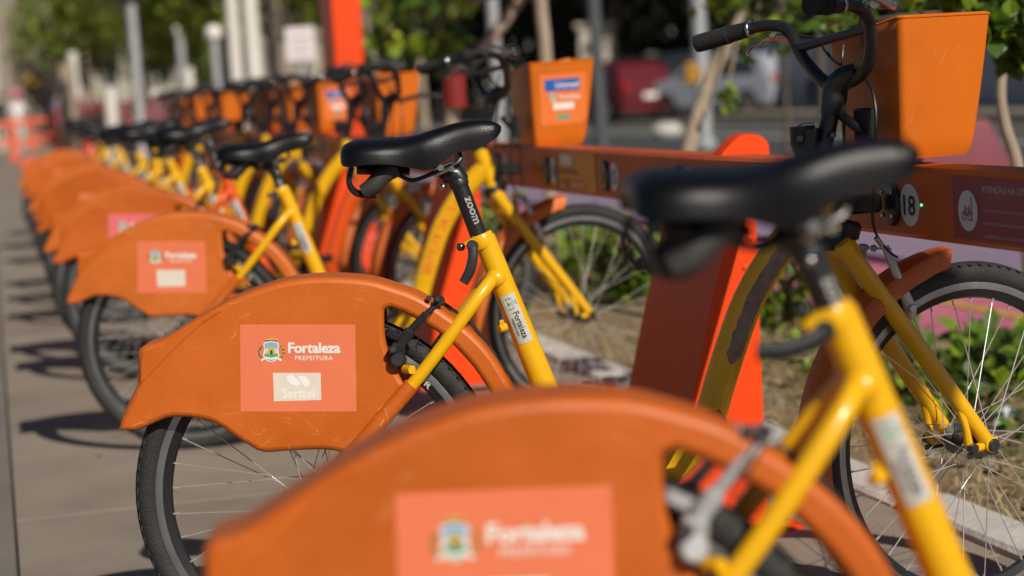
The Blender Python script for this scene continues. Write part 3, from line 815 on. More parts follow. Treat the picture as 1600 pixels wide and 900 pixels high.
hero = make_bike(True)
lite = make_bike(False)
def children(o, base): return [c for c in o.children if c.name.split('.')[0] == base]
def recolor(root, base, m, idx=0):
    for c in children(root, base):
        c.data = c.data.copy(); c.data.materials[idx] = m
GROUP = 'bicycles docked side by side along the orange rail'
spec = [  # x, y, z, yaw, pitch, lean, hero?, label
    (X0, YB, 0, 0, 0, 0, 'h', 'yellow bicycle in sharp focus, docked at plate 18, full fender sticker readable'),
    (0.010, 1.958, .022, 2.8, -1.8, 0, 'c', 'nearest bicycle, blurred, its orange fender cropped by the bottom edge'),
    (-.995, 6.19, 0, -1.0, 0, 2, 'c', 'bicycle whose basket carries a blue label, with red lettering down its curved yellow tube'),
    (-1.40, 7.86, 0, 0, 0, 1.5, 'l', 'bicycle with an orange red frame instead of a yellow one and a pink fender sticker'),
    (-1.58, 8.50, 0, 1, 0, 0, 'l', 'yellow bicycle just beyond the orange red framed one, plain basket beside the tall orange pylon'),
    (-1.95, 10.02, 0, 0, 0, 2, 'l', 'yellow bicycle with a small blue label on its basket, under the tall orange pylon'),
    (-2.47, 12.10, 0, -1, 0, 0, 'l', 'fourth bicycle from the far end of the docked row'),
    (-2.98, 14.20, 0, 0, 0, 1, 'l', 'third bicycle from the far end of the docked row'),
    (-3.42, 15.9, 0, 1.5, 0, -1, 'l', 'second bicycle from the far end of the docked row, just before the farthest'),
    (-2.20, 11.05, 0, -1, 0, 1, 'l', 'fifth bicycle from the far end of the docked row'),
    (-3.80, 17.7, 0, 1, 0, 0, 'l', 'farthest bicycle of the row, small and blurred'),
]
bikes = []
for k, (x, y, z, yaw, pit, lean, src, lab) in enumerate(spec):
    if src == 'h': o = hero
    elif src == 'c': o = copy_tree(hero)
    elif k == 3: o = lite
    else: o = copy_tree(lite)
    bikes.append(o)
for o, (x, y, z, yaw, pit, lean, src, lab) in zip(bikes, spec):
    o.location = (x, y, z); o.rotation_euler = (R_(lean), R_(pit), R_(yaw))
    tag(o, lab, 'bicycle', GROUP)
# individual differences
recolor(bikes[3], 'frame', m_redframe); recolor(bikes[3], 'seat_collar', m_redframe); recolor(bikes[3], 'fender_sticker', m_pinkst)
m_redpl = mat('dark red lamp cover', (0.22, 0.02, 0.015), 0.4)
for nm in ('basket', 'basket_bracket'):
    for c in children(bikes[3], nm):
        for k_ in list(c.children): bpy.data.objects.remove(k_)
        bpy.data.objects.remove(c)
lm_ = MB(); q = B(1530, 88, 0); lm_.mat(0); lm_.tube([q - UP * .075, q - UP * .07, q + UP * .05, q + UP * .055], [.03, .045, .045, .045], 20)
lm_.mat(1); lm_.tube([q + UP * .055, q + UP * .075, q + UP * .08], [.050, .050, .03], 20); lm_.tube([q - UP * .03, B(1420, 110, 0), B(1340, 130, 0)], .009, 8)
lm_.build('front_canister', [m_redpl, m_black], bikes[3])
for c in children(bikes[2], 'basket') + children(bikes[2], 'basket_bracket'): c.rotation_euler = (0, 0, R_(-9)); rm = Matrix.Rotation(R_(-9), 3, 'Z'); pv = Vector((1.08, .02, 0)); c.location = Vector((.028, 0, -.015)) + pv - rm @ pv
for b_, dx_, dz_ in ((bikes[1], .048, -.040), (bikes[2], .058, -.045), (bikes[4], .03, -.03), (bikes[6], .02, .015)):
    for c in children(b_, 'saddle'): c.location = (dx_, 0, dz_)
    if b_ is bikes[1]:
        for c in children(b_, 'saddle'):
            pv = Vector((.2, 0, .94)); rm = Matrix.Rotation(R_(3.2), 3, 'Y'); c.rotation_euler = (0, R_(3.2), 0); c.location = Vector((dx_, 0, dz_)) + pv - rm @ pv
    for c in children(b_, 'seat_post'): c.location = (dz_ * -.4, 0, dz_)
recolor(bikes[1], 'rear_brake', m_alu, 0)
tints = [(0.53, 0.118, 0.008), (0.50, 0.10, 0.005), (0.56, 0.128, 0.012), (0.53, 0.106, 0.007)]
tm_ = []
for k_, tcol in enumerate(tints):
    m_ = scratched(mat('faded orange plastic', tcol, 0.48, var=0.16, vscale=3 + k_, bump=0.06, bscale=90, rvar=0.12, speck=tuple(c * .65 for c in tcol), speck_scale=6 + k_, speck_amt=0.36), (0.85, 0.50, 0.30), amt=.8, scale=6 + k_, width=.010); tm_.append(m_)
for k_ in range(1, len(bikes)):
    for nm in ('rear_fender', 'front_fender'): recolor(bikes[k_], nm, tm_[k_ % 4])
for c in children(bikes[1], 'seat_collar'):
    for q_ in c.children:
        pv = B(738, 385, 0); rm = Matrix.Rotation(R_(62), 3, 'Y'); q_.rotation_euler = (0, R_(62), 0); q_.location = pv - rm @ pv
        q_.data = q_.data.copy(); q_.data.materials[0] = m_black
vr = random.Random(9)
for k_ in range(5, len(bikes)):
    d_ = vr.uniform(-.05, .03)
    for c in children(bikes[k_], 'saddle'): c.location = (d_ * -.4, 0, d_); c.rotation_euler = (0, R_(vr.uniform(-1, 1)), 0)
    for c in children(bikes[k_], 'seat_post'): c.location = (d_ * -.4, 0, d_)
tube_print(bikes[0], '', peeled=True)
tube_print(bikes[2], "BENFICA'S DRIVE CAR")
for b in (bikes[2],):       # torn label on the third bicycle
    sk = children(b, 'fender_sticker')[0]
    for c in list(sk.children):
        if c.name.startswith('ghost_print'): bpy.data.objects.remove(c)
def basket_sticker(root, full):
    bk = children(root, 'basket')[0]
    bv = BVHTree.FromPolygons([v.co for v in bk.data.vertices], [tuple(p.vertices) for p in bk.data.polygons])
    nrm = RV
    base = Vector((B(1312, 60, 0).x, 0, 0))
    def fn(u, v, l=0.0):    # u along the basket's near cheek from its rear corner, v height above its floor (m)
        zb, zt = B(1455, 248, -.07).z, B(1470, 20, -.07).z
        p = base + HV * (.05 + u) + RV * .3 + UP * (zb + v)
        h = bv.ray_cast(p, -RV)
        q = h[0] if h[0] is not None else p - RV * .19
        return q + RV * (.0008 + l)
    def patch(u0, u1, v0, v1, l, m, name, n=6):
        mb = MB(); vs = [fn(u0 + (u1 - u0) * i / n, v0 + (v1 - v0) * j / n, l) for i in range(n + 1) for j in range(n + 1)]
        mb.add(vs, [(i * (n + 1) + j, (i + 1) * (n + 1) + j, (i + 1) * (n + 1) + j + 1, i * (n + 1) + j + 1) for i in range(n) for j in range(n)])
        return mb.build(name, m, bk)
    m_op = mat('clear orange sticker', (0.78, 0.19, 0.04), 0.35)
    patch(.030, .175, .065, .215, 0, m_op, 'basket_sticker')
    patch(.045, .155, .165, .200, .0006, m_blue, 'blue_label')
    patch(.070, .135, .110, .130, .0006, m_white, 'white_label'); patch(.080, .122, .080, .094, .0006, m_green, 'green_label')
    t = MB(); put_text(t, 'Unimed', lambda a, b: fn(a, b, .0014), .078, .150, .174, .190, bold=.02)
    put_text(t, 'Fortaleza', lambda a, b: fn(a, b, .0010), .090, .155, .140, .154, bold=.02)
    t.build('basket_lettering', m_white, bk, smooth=0)
    c = MB(); crest(c, lambda a, b, l: fn(.070 + a * .028, .147 + b * .028, .001 + l * .0001)); c.build('basket_crest', CREST_MATS, bk, smooth=0)
basket_sticker(bikes[2], True)
basket_sticker(bikes[5], True)

# ------------------------------------------------------------------ docking rail
RZ0, RZ1, RPF, RPB = 0.731, 0.857, 1.556, 1.650     # bottom, top, front face, back face (across the row)
rail = empty('docking_rail', AC(0, 1.63)); 
tag(rail, 'long orange docking rail on broad legs, dock plates and numbers along its face', 'bike dock')
bpy.context.view_layer.update()
def rel(v): return Vector(v) - rail.location
def rbox(mb, a0, a1, p0, p1, z0, z1, bev=0.0):
    mb.box(rel(AC((a0 + a1) / 2, (p0 + p1) / 2, (z0 + z1) / 2)), (a1 - a0, p1 - p0, z1 - z0), RD, RP, bev=bev)
a18 = 3.67 * .97031 + .70 * -.24188
SLOT = .569 / .97031
m_cap = mat('rail top paint', (0.62, 0.13, 0.05), 0.3, var=0.1, vscale=4, coat=0.3)
nseg = 9; seglen = SLOT * 4
for k in range(nseg):
    a0 = a18 - SLOT * 3.5 + k * seglen
    mb = MB(); rbox(mb, a0 + .002, a0 + seglen - .002, RPF, RPB, RZ0, RZ1, bev=.008); mb.build('rail_beam', m_rail, rail)
# dock plates, numbers, lamps
def face(along, z, l=0.0): return rel(AC(along, RPF - l, z))
zc = (RZ0 + RZ1) / 2 - .004
num_m = {-3: '21', -2: '20', -1: '19', 0: '18', 1: '17', 2: '16', 3: '15', 4: '14', 5: '13', 6: '12', 7: '11', 8: '10', 9: '9', 10: '8'}
pl = None
for k in range(-3, 25):
    a = a18 + k * SLOT
    mb = MB(); mb.mat(0)
    c = face(a, zc)
    mb.tube([c, c - RP * .005, c - RP * .008, c - RP * .009], [.041, .041, .038, .034], 28)
    mb.mat(1); mb.tube([c - RP * .0088, c - RP * .0095], [.020, .018], 20)
    dp = mb.build('dock_plate', [m_matte, m_black], rail)
    bo = MB()
    for th in (45, 135, 225, 315):
        q = c + RD * .028 * math.cos(R_(th)) + UP * .030 * math.sin(R_(th)) - RP * .008
        bo.cyl(q, q - RP * .004, .0045, 8, .001)
    bo.build('bolts', m_steel, dp)
    an = a - .075 if False else a - .058 * 1
    mb = MB(); c2 = face(an - .018, zc)
    mb.tube([c2, c2 - RP * .0012], [.0375, .0375], 32); dc = mb.build('number_disc', m_disc, rail)
    if k in num_m:
        t = MB(); put_text(t, num_m[k], lambda x, y: c2 - RD * x + UP * y - RP * .0018, -.024 if len(num_m[k]) > 1 else -.011, .024 if len(num_m[k]) > 1 else .011, -.0185, .0175, bold=.015, spacing=.95)
        t.build('lettering', m_dtext, dc, smooth=0)
    ld = MB(); ld.sph(face(an - .064, zc + .002), .0022, 5); ld.build('indicator_lamp', m_led if k in (0, ) else m_disc, rail)
# printed panels between plates
def panel(a0, a1, z0, z1, m, l, name='printed_panel'):
    mb = MB(); mb.poly([face(a0, z0, l), face(a1, z0, l), face(a1, z1, l), face(a0, z1, l)]); return mb.build(name, m, rail, smooth=0)
# crimson instruction panel, before dock 18 (towards the camera)
pa1 = a18 - .245; pa0 = pa1 - .40
pn = panel(pa0, pa1, RZ0 + .012, RZ1 - .012, m_magenta, .0012, 'instruction_panel')
t = MB(); ic = face(pa1 - .055, zc, .0018)
t.mat(0); t.tube([ic, ic - RP * .0006], [.034, .034], 32)
t.mat(1)
def icp(x, y, l=.0012): return ic - RD * x + UP * y - RP * l
def ring(cx, cy, r, wd=.002, n=16):
    vs = []; 
    for i in range(n):
        a = 2 * math.pi * i / n
        vs += [icp(cx + math.cos(a) * r, cy + math.sin(a) * r), icp(cx + math.cos(a) * (r - wd), cy + math.sin(a) * (r - wd))]
    t.add(vs, [(2 * i, 2 * i + 1, (2 * i + 3) % (2 * n), (2 * i + 2) % (2 * n)) for i in range(n)])
def bar2(x0, y0, x1, y1, wd=.0022):
    d = Vector((x1 - x0, y1 - y0)).normalized() * wd / 2; n_ = Vector((-d.y, d.x))
    t.poly([icp(x0 + n_.x, y0 + n_.y), icp(x1 + n_.x, y1 + n_.y), icp(x1 - n_.x, y1 - n_.y), icp(x0 - n_.x, y0 - n_.y)])
ring(-.014, -.009, .008); ring(.008, -.009, .008)
bar2(-.014, -.009, -.008, .003); bar2(-.008, .003, .006, .003); bar2(-.008, .003, -.003, -.009); bar2(-.003, -.009, .006, .003); bar2(.008, -.009, .004, .010); bar2(.014, -.017, .014, .024, .003)
bar2(-.011, .006, -.005, .006)
t.build('bicycle_symbol', [m_disc, m_magenta], pn, smooth=0)
t = MB(); tl = lambda x, y: face(pa1 - x, zc + y, .0016)
put_text(t, 'ATENÇÃO NA DEVOLUÇÃO', tl, .105, .33, .030, .045, bold=.02)
for j, s in enumerate(('ENCAIXE A BICICLETA NA POSIÇÃO LIVRE', 'CERTIFIQUE-SE DE QUE ELA ESTÁ BEM PRESA', 'VERIFIQUE A LUZ VERDE NA ESTAÇÃO')):
    put_text(t, '• ' + s, tl, .103, .345, .000 - j * .021, .006 - j * .021, bold=.01)
t.build('lettering', mat('grey pink print', (0.5, 0.42, 0.42), 0.5), pn, smooth=0)
# coloured map panel between docks 15 and 14
for k in (3, 7, 11):
    a = a18 + k * SLOT
    pn = panel(a + .09, a + .50, RZ0 + .010, RZ1 - .010, m_amber, .0012, 'map_panel')
    t = MB(); t.mat(0); 
    F = lambda x, y, l=.0018: face(a + .09 + x, RZ0 + .010 + y, l)
    t.poly([F(.36, 0), F(.40, 0), F(.40, .105), F(.36, .105)]); t.poly([F(.14, .045), F(.37, .045), F(.37, .06), F(.20, .062)]); t.poly([F(.10, .004), F(.30, .004), F(.34, .03), F(.12, .03)])
    t.mat(1); t.poly([F(.10, .008, .0024), F(.24, .008, .0024), F(.24, .026, .0024), F(.10, .026, .0024)])
    t.mat(2); t.poly([F(.22, .070, .0024), F(.33, .070, .0024), F(.33, .098, .0024), F(.22, .098, .0024)])
    t.build('map_print', [m_purple, m_salmon, m_label], pn, smooth=0)
# broad legs: a leaning fin that widens to the ground
lt = 4.6 * SLOT
for k in range(-1, 6):
    al = at_perp(1188, 500, 1.66).dot(RD) + k * lt
    # profile across the row (p, z): front face towards the camera
    prof = [(1.715, 0), (1.718, .30), (1.722, .60), (1.724, RZ0 - .004), (1.668, RZ0 - .004), (1.660, .70), (1.648, .66), (1.63, .60), (1.605, .52), (1.578, .42), (1.547, .30), (1.51, .15), (1.475, 0)]
    mb = MB(); rings = []
    dep = .47
    for t_, ins in ((0, .004), (.006, 0), (dep * .5, 0), (dep, 0)):
        rr = []
        for p, z in prof:
            # the fin narrows along the row as it rises
            shrink = 1 - .06 * (z / RZ0)
            rr.append(rel(AC(al + t_ * shrink, p - .062, z)))
        rings.append(rr)
    mb.loft(rings); mb.build('support_leg', m_leg, rail, smooth=30)
    fp = MB(); fp.box(rel(AC(al + dep / 2, 1.54, .004)), (dep + .12, .36, .012), RD, RP, bev=.002); ft_ = fp.build('foot_plate', m_leg, rail)
    for da in (.0, dep):
        for dp_ in (-.15, .15):
            q = rel(AC(al + da, 1.54 + dp_, .008)); fp = MB(); fp.cyl(q, q + UP * .022, .012, 6); fp.build('anchor_bolt', m_dsteel, ft_)
    for z_, p_ in ((.665, 1.615), (.665, 1.645), (.60, 1.63)):
        q = rel(AC(al, p_, z_)); fp = MB(); fp.tube([q + RD * .002, q - RD * .003, q - RD * .004], [.0065, .0065, .004], 12); fp.build('rivet', m_leg, rail)
    # its rounded head above the rail
    hp = [(1.652, .80), (1.615, RZ1 + .001), (1.622, RZ1 + .010), (1.640, .884), (1.652, .894), (1.666, .900), (1.682, .901), (1.700, .897), (1.713, .888), (1.722, .874), (1.724, .80)]
    hp = [(1.60 + (p - .027 - 1.60) * 1.08, z) for p, z in hp]
    mb = MB(); mb.loft([[rel(AC(al + .003, p, z)) for p, z in hp], [rel(AC(al, p + (1.60 - p) * .03, z - .001)) for p, z in hp]][::-1] + [[rel(AC(al + .06, p, z)) for p, z in hp]])
    mb.build('leg_head', m_leg, rail, smooth=30)

# tall station pylon behind the rail
pyl = MB(); b0 = at_perp(522, 90, 1.76)
al0 = b0.dot(RD)
mb = MB(); mb.box(AC(al0 + .19, 1.76 + .08, 1.45), (.38, .155, 2.9), RD, RP, bev=.008)
pyl = mb.build('station_pylon', m_leg); tag(pyl, 'tall square orange station pylon rising out of frame behind the far bicycles', 'pylon')

# ------------------------------------------------------------------ ground
m_soil = mat('dry soil', (0.24, 0.165, 0.09), 0.95, var=0.4, vscale=4, bump=0.8, bscale=30, speck=(0.30, 0.25, 0.16), speck_scale=22, speck_amt=0.45)
m_slab = mat('worn concrete', (0.245, 0.20, 0.155), 0.85, var=0.24, vscale=1.6, bump=0.25, bscale=90, speck=(0.16, 0.125, 0.095), speck_scale=7, speck_amt=0.36, detail=10)
m_slab2 = mat('worn concrete pale', (0.27, 0.222, 0.172), 0.85, var=0.2, vscale=2.1, bump=0.25, bscale=90, speck=(0.22, 0.17, 0.125), speck_scale=9, speck_amt=0.34, detail=10)
m_slabd = mat('grey concrete', (0.18, 0.155, 0.13), 0.85, var=0.2, vscale=1.3, bump=0.25, bscale=80, detail=10)
m_joint = mat('dirty joint', (0.07, 0.06, 0.045), 0.95, var=0.3, vscale=20)
m_kerb = mat('whitewashed kerb', (0.55, 0.52, 0.47), 0.85, var=0.15, vscale=6, speck=(0.22, 0.18, 0.14), speck_scale=16, speck_amt=0.46, bump=0.4, bscale=60)
m_asph = mat('asphalt', (0.055, 0.055, 0.058), 0.85, var=0.25, vscale=0.8, bump=0.3, bscale=120)
m_lane = mat('red cycle lane paint', (0.52, 0.15, 0.22), 0.75, var=0.2, vscale=2.0, speck=(0.24, 0.12, 0.13), speck_scale=10, speck_amt=0.4)
m_lilac = mat('pale lane concrete', (0.27, 0.20, 0.28), 0.75, var=0.12, vscale=1.5)
m_yline = mat('yellow line paint', (0.60, 0.34, 0.03), 0.7, var=0.2, vscale=8)
m_wline = mat('white line paint', (0.55, 0.55, 0.52), 0.7, var=0.1, vscale=8)
g = MB(); g.add([(-600, -100, -.16), (600, -100, -.16), (600, 1500, -.16), (-600, 1500, -.16)], [(0, 1, 2, 3)])
tag(g.build('ground', mat('far ground', (0.13, 0.12, 0.10), 0.95, var=0.2, vscale=.05), smooth=0), kind='structure')
def strip(name, p0, p1, z, m, a0=-8, a1=160, thick=.15):
    mb = MB(); mb.box(AC((a0 + a1) / 2, (p0 + p1) / 2, z - thick / 2), (a1 - a0, p1 - p0, thick), RD, RP)
    return tag(mb.build(name, m, smooth=0), kind='structure')
base = strip('pavement', -14, 1.985, -.012, m_joint, -8, 150, .10)
# slabs of the pavement as pieces
sm = {}
def slab(a0, a1, p0, p1, m, dz=0.0):
    key = (round(a1 - a0, 3), round(p1 - p0, 3), m.name)
    if key not in sm:
        mb = MB(); mb.box((0, 0, -.02), (a1 - a0 - .006, p1 - p0 - .008, .04), RD, RP, bev=.0015)
        o = mb.build('paving_slab', m, base, smooth=0); sm[key] = o.data
    else:
        o = bpy.data.objects.new('paving_slab', sm[key]); COL.objects.link(o); o.parent = base
    o.location = AC((a0 + a1) / 2, (p0 + p1) / 2, dz)
for i in range(34):
    a0 = 3.85 + (i - 3) * 1.55
    for p0, p1 in ((.985, 1.985), (-.02, .985)):
        slab(a0, a0 + 1.55, p0, p1, rnd.choice((m_slab, m_slab2, m_slab)), rnd.uniform(-.0008, .0008))
    slab(a0 - .4, a0 + 1.15, -1.57, -.02, m_slabd, rnd.uniform(-.003, .002))
    slab(a0 + .3, a0 + 1.85, -3.12, -1.57, rnd.choice((m_slabd, m_slab)), rnd.uniform(-.003, .002))
far = MB(); far.box(AC(101, -6.0, -.03), (96, 16, .06), RD, RP); tag(far.build('plaza', m_slab2, smooth=0), kind='structure')
side = MB(); side.box(AC(26, -8.6, -.03), (60, 10.9, .06), RD, RP); tag(side.build('plaza_paving', m_slabd, smooth=0), kind='structure')
# kerb stones
kerb = empty('planting_kerb', AC(0, 2.06)); tag(kerb, 'whitewashed kerb edging the planting bed', kind='structure')
ks = None
for i in range(46):
    a0 = 1.2 + i * .80
    if ks is None:
        mb = MB(); mb.box((0, 0, -.05), (.79, .14, .13), RD, RP, bev=.010); o = mb.build('kerb_stone', m_kerb, kerb); ks = o.data
    else:
        o = bpy.data.objects.new('kerb_stone', ks); COL.objects.link(o); o.parent = kerb
    o.location = RD * (a0 + .4) + Vector((0, 0, rnd.uniform(-.004, .004)))
strip('planting_bed', 2.13, 3.40, -.005, m_soil)
strip('cycle_lane', 3.40, 4.42, .000, m_lane)
strip('lane_edge_line', 3.86, 3.93, .005, m_yline, thick=.004)
strip('lane_border', 4.42, 5.6, .045, m_lilac)
strip('road', 5.6, 12.6, -.05, m_asph)
strip('road_edge_line', 12.0, 12.2, -.044, m_wline, thick=.004)
for i in range(14): strip('lane_dash', 8.9, 9.02, -.044, m_wline, 6 + i * 6, 8 + i * 6, thick=.004)
strip('far_road', 12.6, 16.2, -.054, mat('worn asphalt', (0.085, 0.08, 0.075), 0.85, var=0.25, vscale=.7))
strip('far_pavement', 16.2, 18.4, .06, m_slab2)
strip('far_lot', 18.4, 80, -.02, m_soil, 0, 160)

# ------------------------------------------------------------------ plants
m_lf = leafmat('glossy leaf', (0.045, 0.10, 0.01), (0.10, 0.19, 0.018), .3, .4)
m_lf2 = leafmat('bright leaf', (0.20, 0.32, 0.02), (0.33, 0.44, 0.03), .4, .4)
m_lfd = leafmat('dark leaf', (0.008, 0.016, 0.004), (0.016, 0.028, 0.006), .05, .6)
m_stem = mat('plant stem', (0.10, 0.07, 0.035), 0.8)
m_bark = mat('pale bark', (0.33, 0.26, 0.19), 0.85, var=0.25, vscale=14, bump=0.5, bscale=60, stretch=(1, 1, .3))
m_barkd = mat('dark bark', (0.10, 0.08, 0.06), 0.9, var=0.3, vscale=8, bump=0.5, bscale=40)
def leaf(mb, p, d, n, L_, W_, fold=.25, k=5):
    """an oval folded leaf from p along d"""
    d = d.normalized(); s = d.cross(n).normalized(); n = s.cross(d)
    ts = [0, .22, .5, .8, 1.0]; ws = [0.05, .75, 1.0, .7, 0.0]
    vs = []
    for t_, w_ in zip(ts, ws):
        c = p + d * (L_ * t_) - n * (L_ * .18 * t_ * t_)
        vs += [c - s * (W_ / 2 * w_) + n * (W_ * fold * w_ * .5), c, c + s * (W_ / 2 * w_) + n * (W_ * fold * w_ * .5)]
    fs = []
    for i in range(4):
        a = i * 3; fs += [(a, a + 1, a + 4, a + 3), (a + 1, a + 2, a + 5, a + 4)]
    mb.add(vs, fs)
def rv(r): 
    while True:
        v = Vector((r.uniform(-1, 1), r.uniform(-1, 1), r.uniform(-1, 1)))
        if .05 < v.length < 1: return v
i_dark = False
def plant(loc, h, rad, nst, per, lsz, m, label, seed):
    r = random.Random(seed); root = empty('leafy_plant', loc)
    st, fo = MB(), MB()
    for i in range(nst):
        a = r.uniform(0, 6.28); q = Vector((math.cos(a), math.sin(a), 0)); rr = rad * r.uniform(.3, 1)
        tip = q * rr + UP * (h * r.uniform(.6, 1)); pts = [q * .02, q * rr * .35 + UP * tip.z * .45, tip]
        C_ = catmull(pts, 6); st.tube(C_, [.006] * len(C_), 6)
        for j in range(per):
            t_ = .25 + .75 * (j + r.random()) / per; p = C_[min(len(C_) - 1, int(t_ * (len(C_) - 1)))]
            d = (rv(r) + q * .6 + UP * .35).normalized(); n = (UP + rv(r) * .5 + Vector((.2, -.5, 0))).normalized()
            if abs(d.dot(n)) > .95: n = Vector((1, 0, 0))
            fo.mat(1 if r.random() < (.35 if i_dark else .6) else 0); L_ = lsz * r.uniform(.7, 1.2); leaf(fo, p, d, n, L_, L_ * .68)
    st.build('stem', m_stem, root); tag(fo.build('foliage', m, root, smooth=0), kind='stuff')
    return tag(root, label, 'plant', 'leafy plants in the bed behind the rail')
pm = [m_lf, m_lf2]
PL = [((1225, 560), 8, .40, .22, 9, 12, .070, 'bright leafy plant between the nearest orange leg and the sharp front wheel'),
      ((1185, 590), 9, .26, .2, 6, 9, .060, 'low leafy plant just behind the foot of the nearest orange leg'),
      ((1470, 590), 0, .22, .24, 9, 13, .075, 'dark round leaved plant seen through the upper spokes of the sharp front wheel'),
      ((1570, 610), 0, .22, .24, 9, 13, .080, 'round leaved plant at the right edge, seen through the sharp front wheel'),
      ((1330, 560), 0, .28, .2, 6, 10, .065, 'leafy plant hidden mostly by the yellow fork'),
      ((985, 490), 0, .42, .26, 12, 16, .075, 'tall light green plant left of the nearest orange leg'),
      ((930, 470), 0, .34, .24, 10, 14, .070, 'green plant seen through the front wheel of the third bicycle'),
      ((880, 450), 0, .30, .22, 8, 12, .070, 'green plant above the fork end of the third bicycle'),
      ((820, 440), 0, .36, .24, 9, 13, .075, 'green plant behind the seat tube of the sharp bicycle'),
      ((760, 430), 0, .34, .24, 9, 12, .075, 'small plant beside the second orange leg'),
      ((700, 410), 0, .34, .26, 9, 12, .08, 'plant between the second and third orange legs'),
      ((640, 400), 0, .34, .26, 9, 12, .08, 'plant behind the quick release lever, far down the bed')]
for i, (px, _, h, rad, nst, per, ls, lab) in enumerate(PL):
    p = gnd(px[0], px[1]); pp = p.dot(RP)
    # stand it in the bed: slide along the line of sight to the bed
    perp = 3.0 + .22 * math.sin(i * 2.3); nst = int(nst * 1.5); rad *= 1.35; h *= 1.1 if i not in (2, 3) else 1
    q = at_perp(px[0], px[1], perp); loc = Vector((q.x, q.y, -.01))
    plant(loc, h, rad, nst, per, ls, pm if i != 2 else [m_lf, m_lf], lab, 100 + i)

# dry grass, litter and stones in the bed: a countless mass
gr = MB(); r = random.Random(11)
for i in range(26000):
    a = 2.5 + (r.random() ** 1.8) * 26; p = r.uniform(2.16, 3.38)
    cl_ = math.sin(a * 5.1) * math.sin(p * 7.3 + a)
    if cl_ < r.uniform(-1.2, .8): continue
    q = AC(a, p, -.005); d = rv(r); d.z = abs(d.z) + .25; d.normalize(); h = r.uniform(.02, .085)
    s = d.cross(Vector((r.uniform(-1, 1), r.uniform(-1, 1), .1))).normalized() * .0018
    gr.mat(0 if r.random() < .7 else 1)
    k = q + d * h * .55; e = q + d * h + Vector((r.uniform(-.02, .02), r.uniform(-.02, .02), -h * .25))
    gr.add([q - s, q + s, k + s * .8, k - s * .8, e], [(0, 1, 2, 3), (3, 2, 4)])
tag(gr.build('grass', [mat('dry grass', (0.42, 0.32, 0.16), 0.8), mat('green grass', (0.16, 0.20, 0.05), 0.8)], smooth=0), kind='stuff')
lt_ = MB(); 
for i in range(7000):
    a = 2.5 + (r.random() ** 1.6) * 18; p = r.uniform(2.10, 3.38) if r.random() < .85 else r.uniform(1.75, 2.1)
    q = AC(a, p, r.uniform(0, .012)); d = rv(r); d.z *= .3; n = (UP + rv(r) * .6).normalized(); lt_.mat(r.choice((0, 0, 1, 2)))
    if abs(d.normalized().dot(n)) > .95: continue
    s_ = r.uniform(.008, .026) if p > 2.12 else r.uniform(.004, .010); leaf(lt_, q, d, n, s_, s_ * .5)
tag(lt_.build('fallen_leaves', [mat('dead leaf', (0.25, 0.15, 0.07), 0.8), mat('straw leaf', (0.45, 0.34, 0.17), 0.8), mat('brown leaf', (0.09, 0.055, 0.03), 0.8)], smooth=0), kind='stuff')
sb = MB()
for i in range(420):
    q = AC(2.5 + r.random() ** 1.5 * 14, r.uniform(2.16, 3.38), .0); s_ = r.uniform(.005, .022)
    sb.sph(q, s_, 3, (1, r.uniform(.6, 1.2), .6))
tag(sb.build('pebbles', mat('pebble', (0.28, 0.26, 0.23), 0.8, var=.3, vscale=30)), kind='stuff')
gc = MB(); r = random.Random(17)
for k in range(110):
    a_, p_ = 3.6 + (r.random() ** 1.5) * 22, r.uniform(2.55, 3.38)
    for j in range(46):
        q = AC(a_ + r.gauss(0, .16), min(3.42, p_ + r.gauss(0, .10)), r.uniform(.01, .15)); d = rv(r); n = (UP + rv(r) * .7).normalized()
        if abs(d.normalized().dot(n)) > .9: continue
        gc.mat(1 if r.random() < .35 else 0); l_ = r.uniform(.03, .055); leaf(gc, q, d, n, l_, l_ * .75)
tag(gc.build('ground_cover', [m_lf, m_lf2], smooth=0), kind='stuff')
pl_ = MB(); r = random.Random(23)
for i in range(240):
    q = AC(3.2 + r.random() ** 1.4 * 22, r.uniform(-1.2, 2.0), .004); d = rv(r); d.z *= .15; n = (UP + rv(r) * .35).normalized()
    if abs(d.normalized().dot(n)) > .9: continue
    pl_.mat(r.choice((0, 1, 1))); s_ = r.uniform(.008, .035); leaf(pl_, q, d, n, s_, s_ * .45)
tag(pl_.build('scattered_leaves', [bpy.data.materials['dead leaf'], bpy.data.materials['brown leaf']], smooth=0), kind='stuff')
# crumpled plastic bag in the litter
def crumple(name, loc, size, m, label, seed):
    r = random.Random(seed); mb = MB(); n = 12; rings = []
    for i in range(1, n):
        t_ = math.pi * i / n
        rings.append([Vector((size[0] * math.sin(t_) * math.cos(2 * math.pi * k / 18), size[1] * math.sin(t_) * math.sin(2 * math.pi * k / 18), size[2] * (1 - math.cos(t_)) * .5)) * r.uniform(.65, 1.15) for k in range(18)])
    mb.loft(rings); o = mb.build(name, m, smooth=25); o.location = loc; return tag(o, label, 'litter')
m_bag = mat('plastic film', (0.62, 0.66, 0.74), 0.2, var=.15, vscale=20)
q = at(1560, 735, 4.55); crumple('plastic_bag', AC(4.35, 2.62, -.01), (.085, .04, .05), m_bag, 'crumpled pale plastic bag lying in the dry litter behind the sharp front wheel hub', 4)
q = AC(5.3, 2.75, -.01); crumple('plastic_bag', q, (.05, .03, .05), m_bag, 'small whitish plastic scrap behind the plants, farther from the kerb', 5)

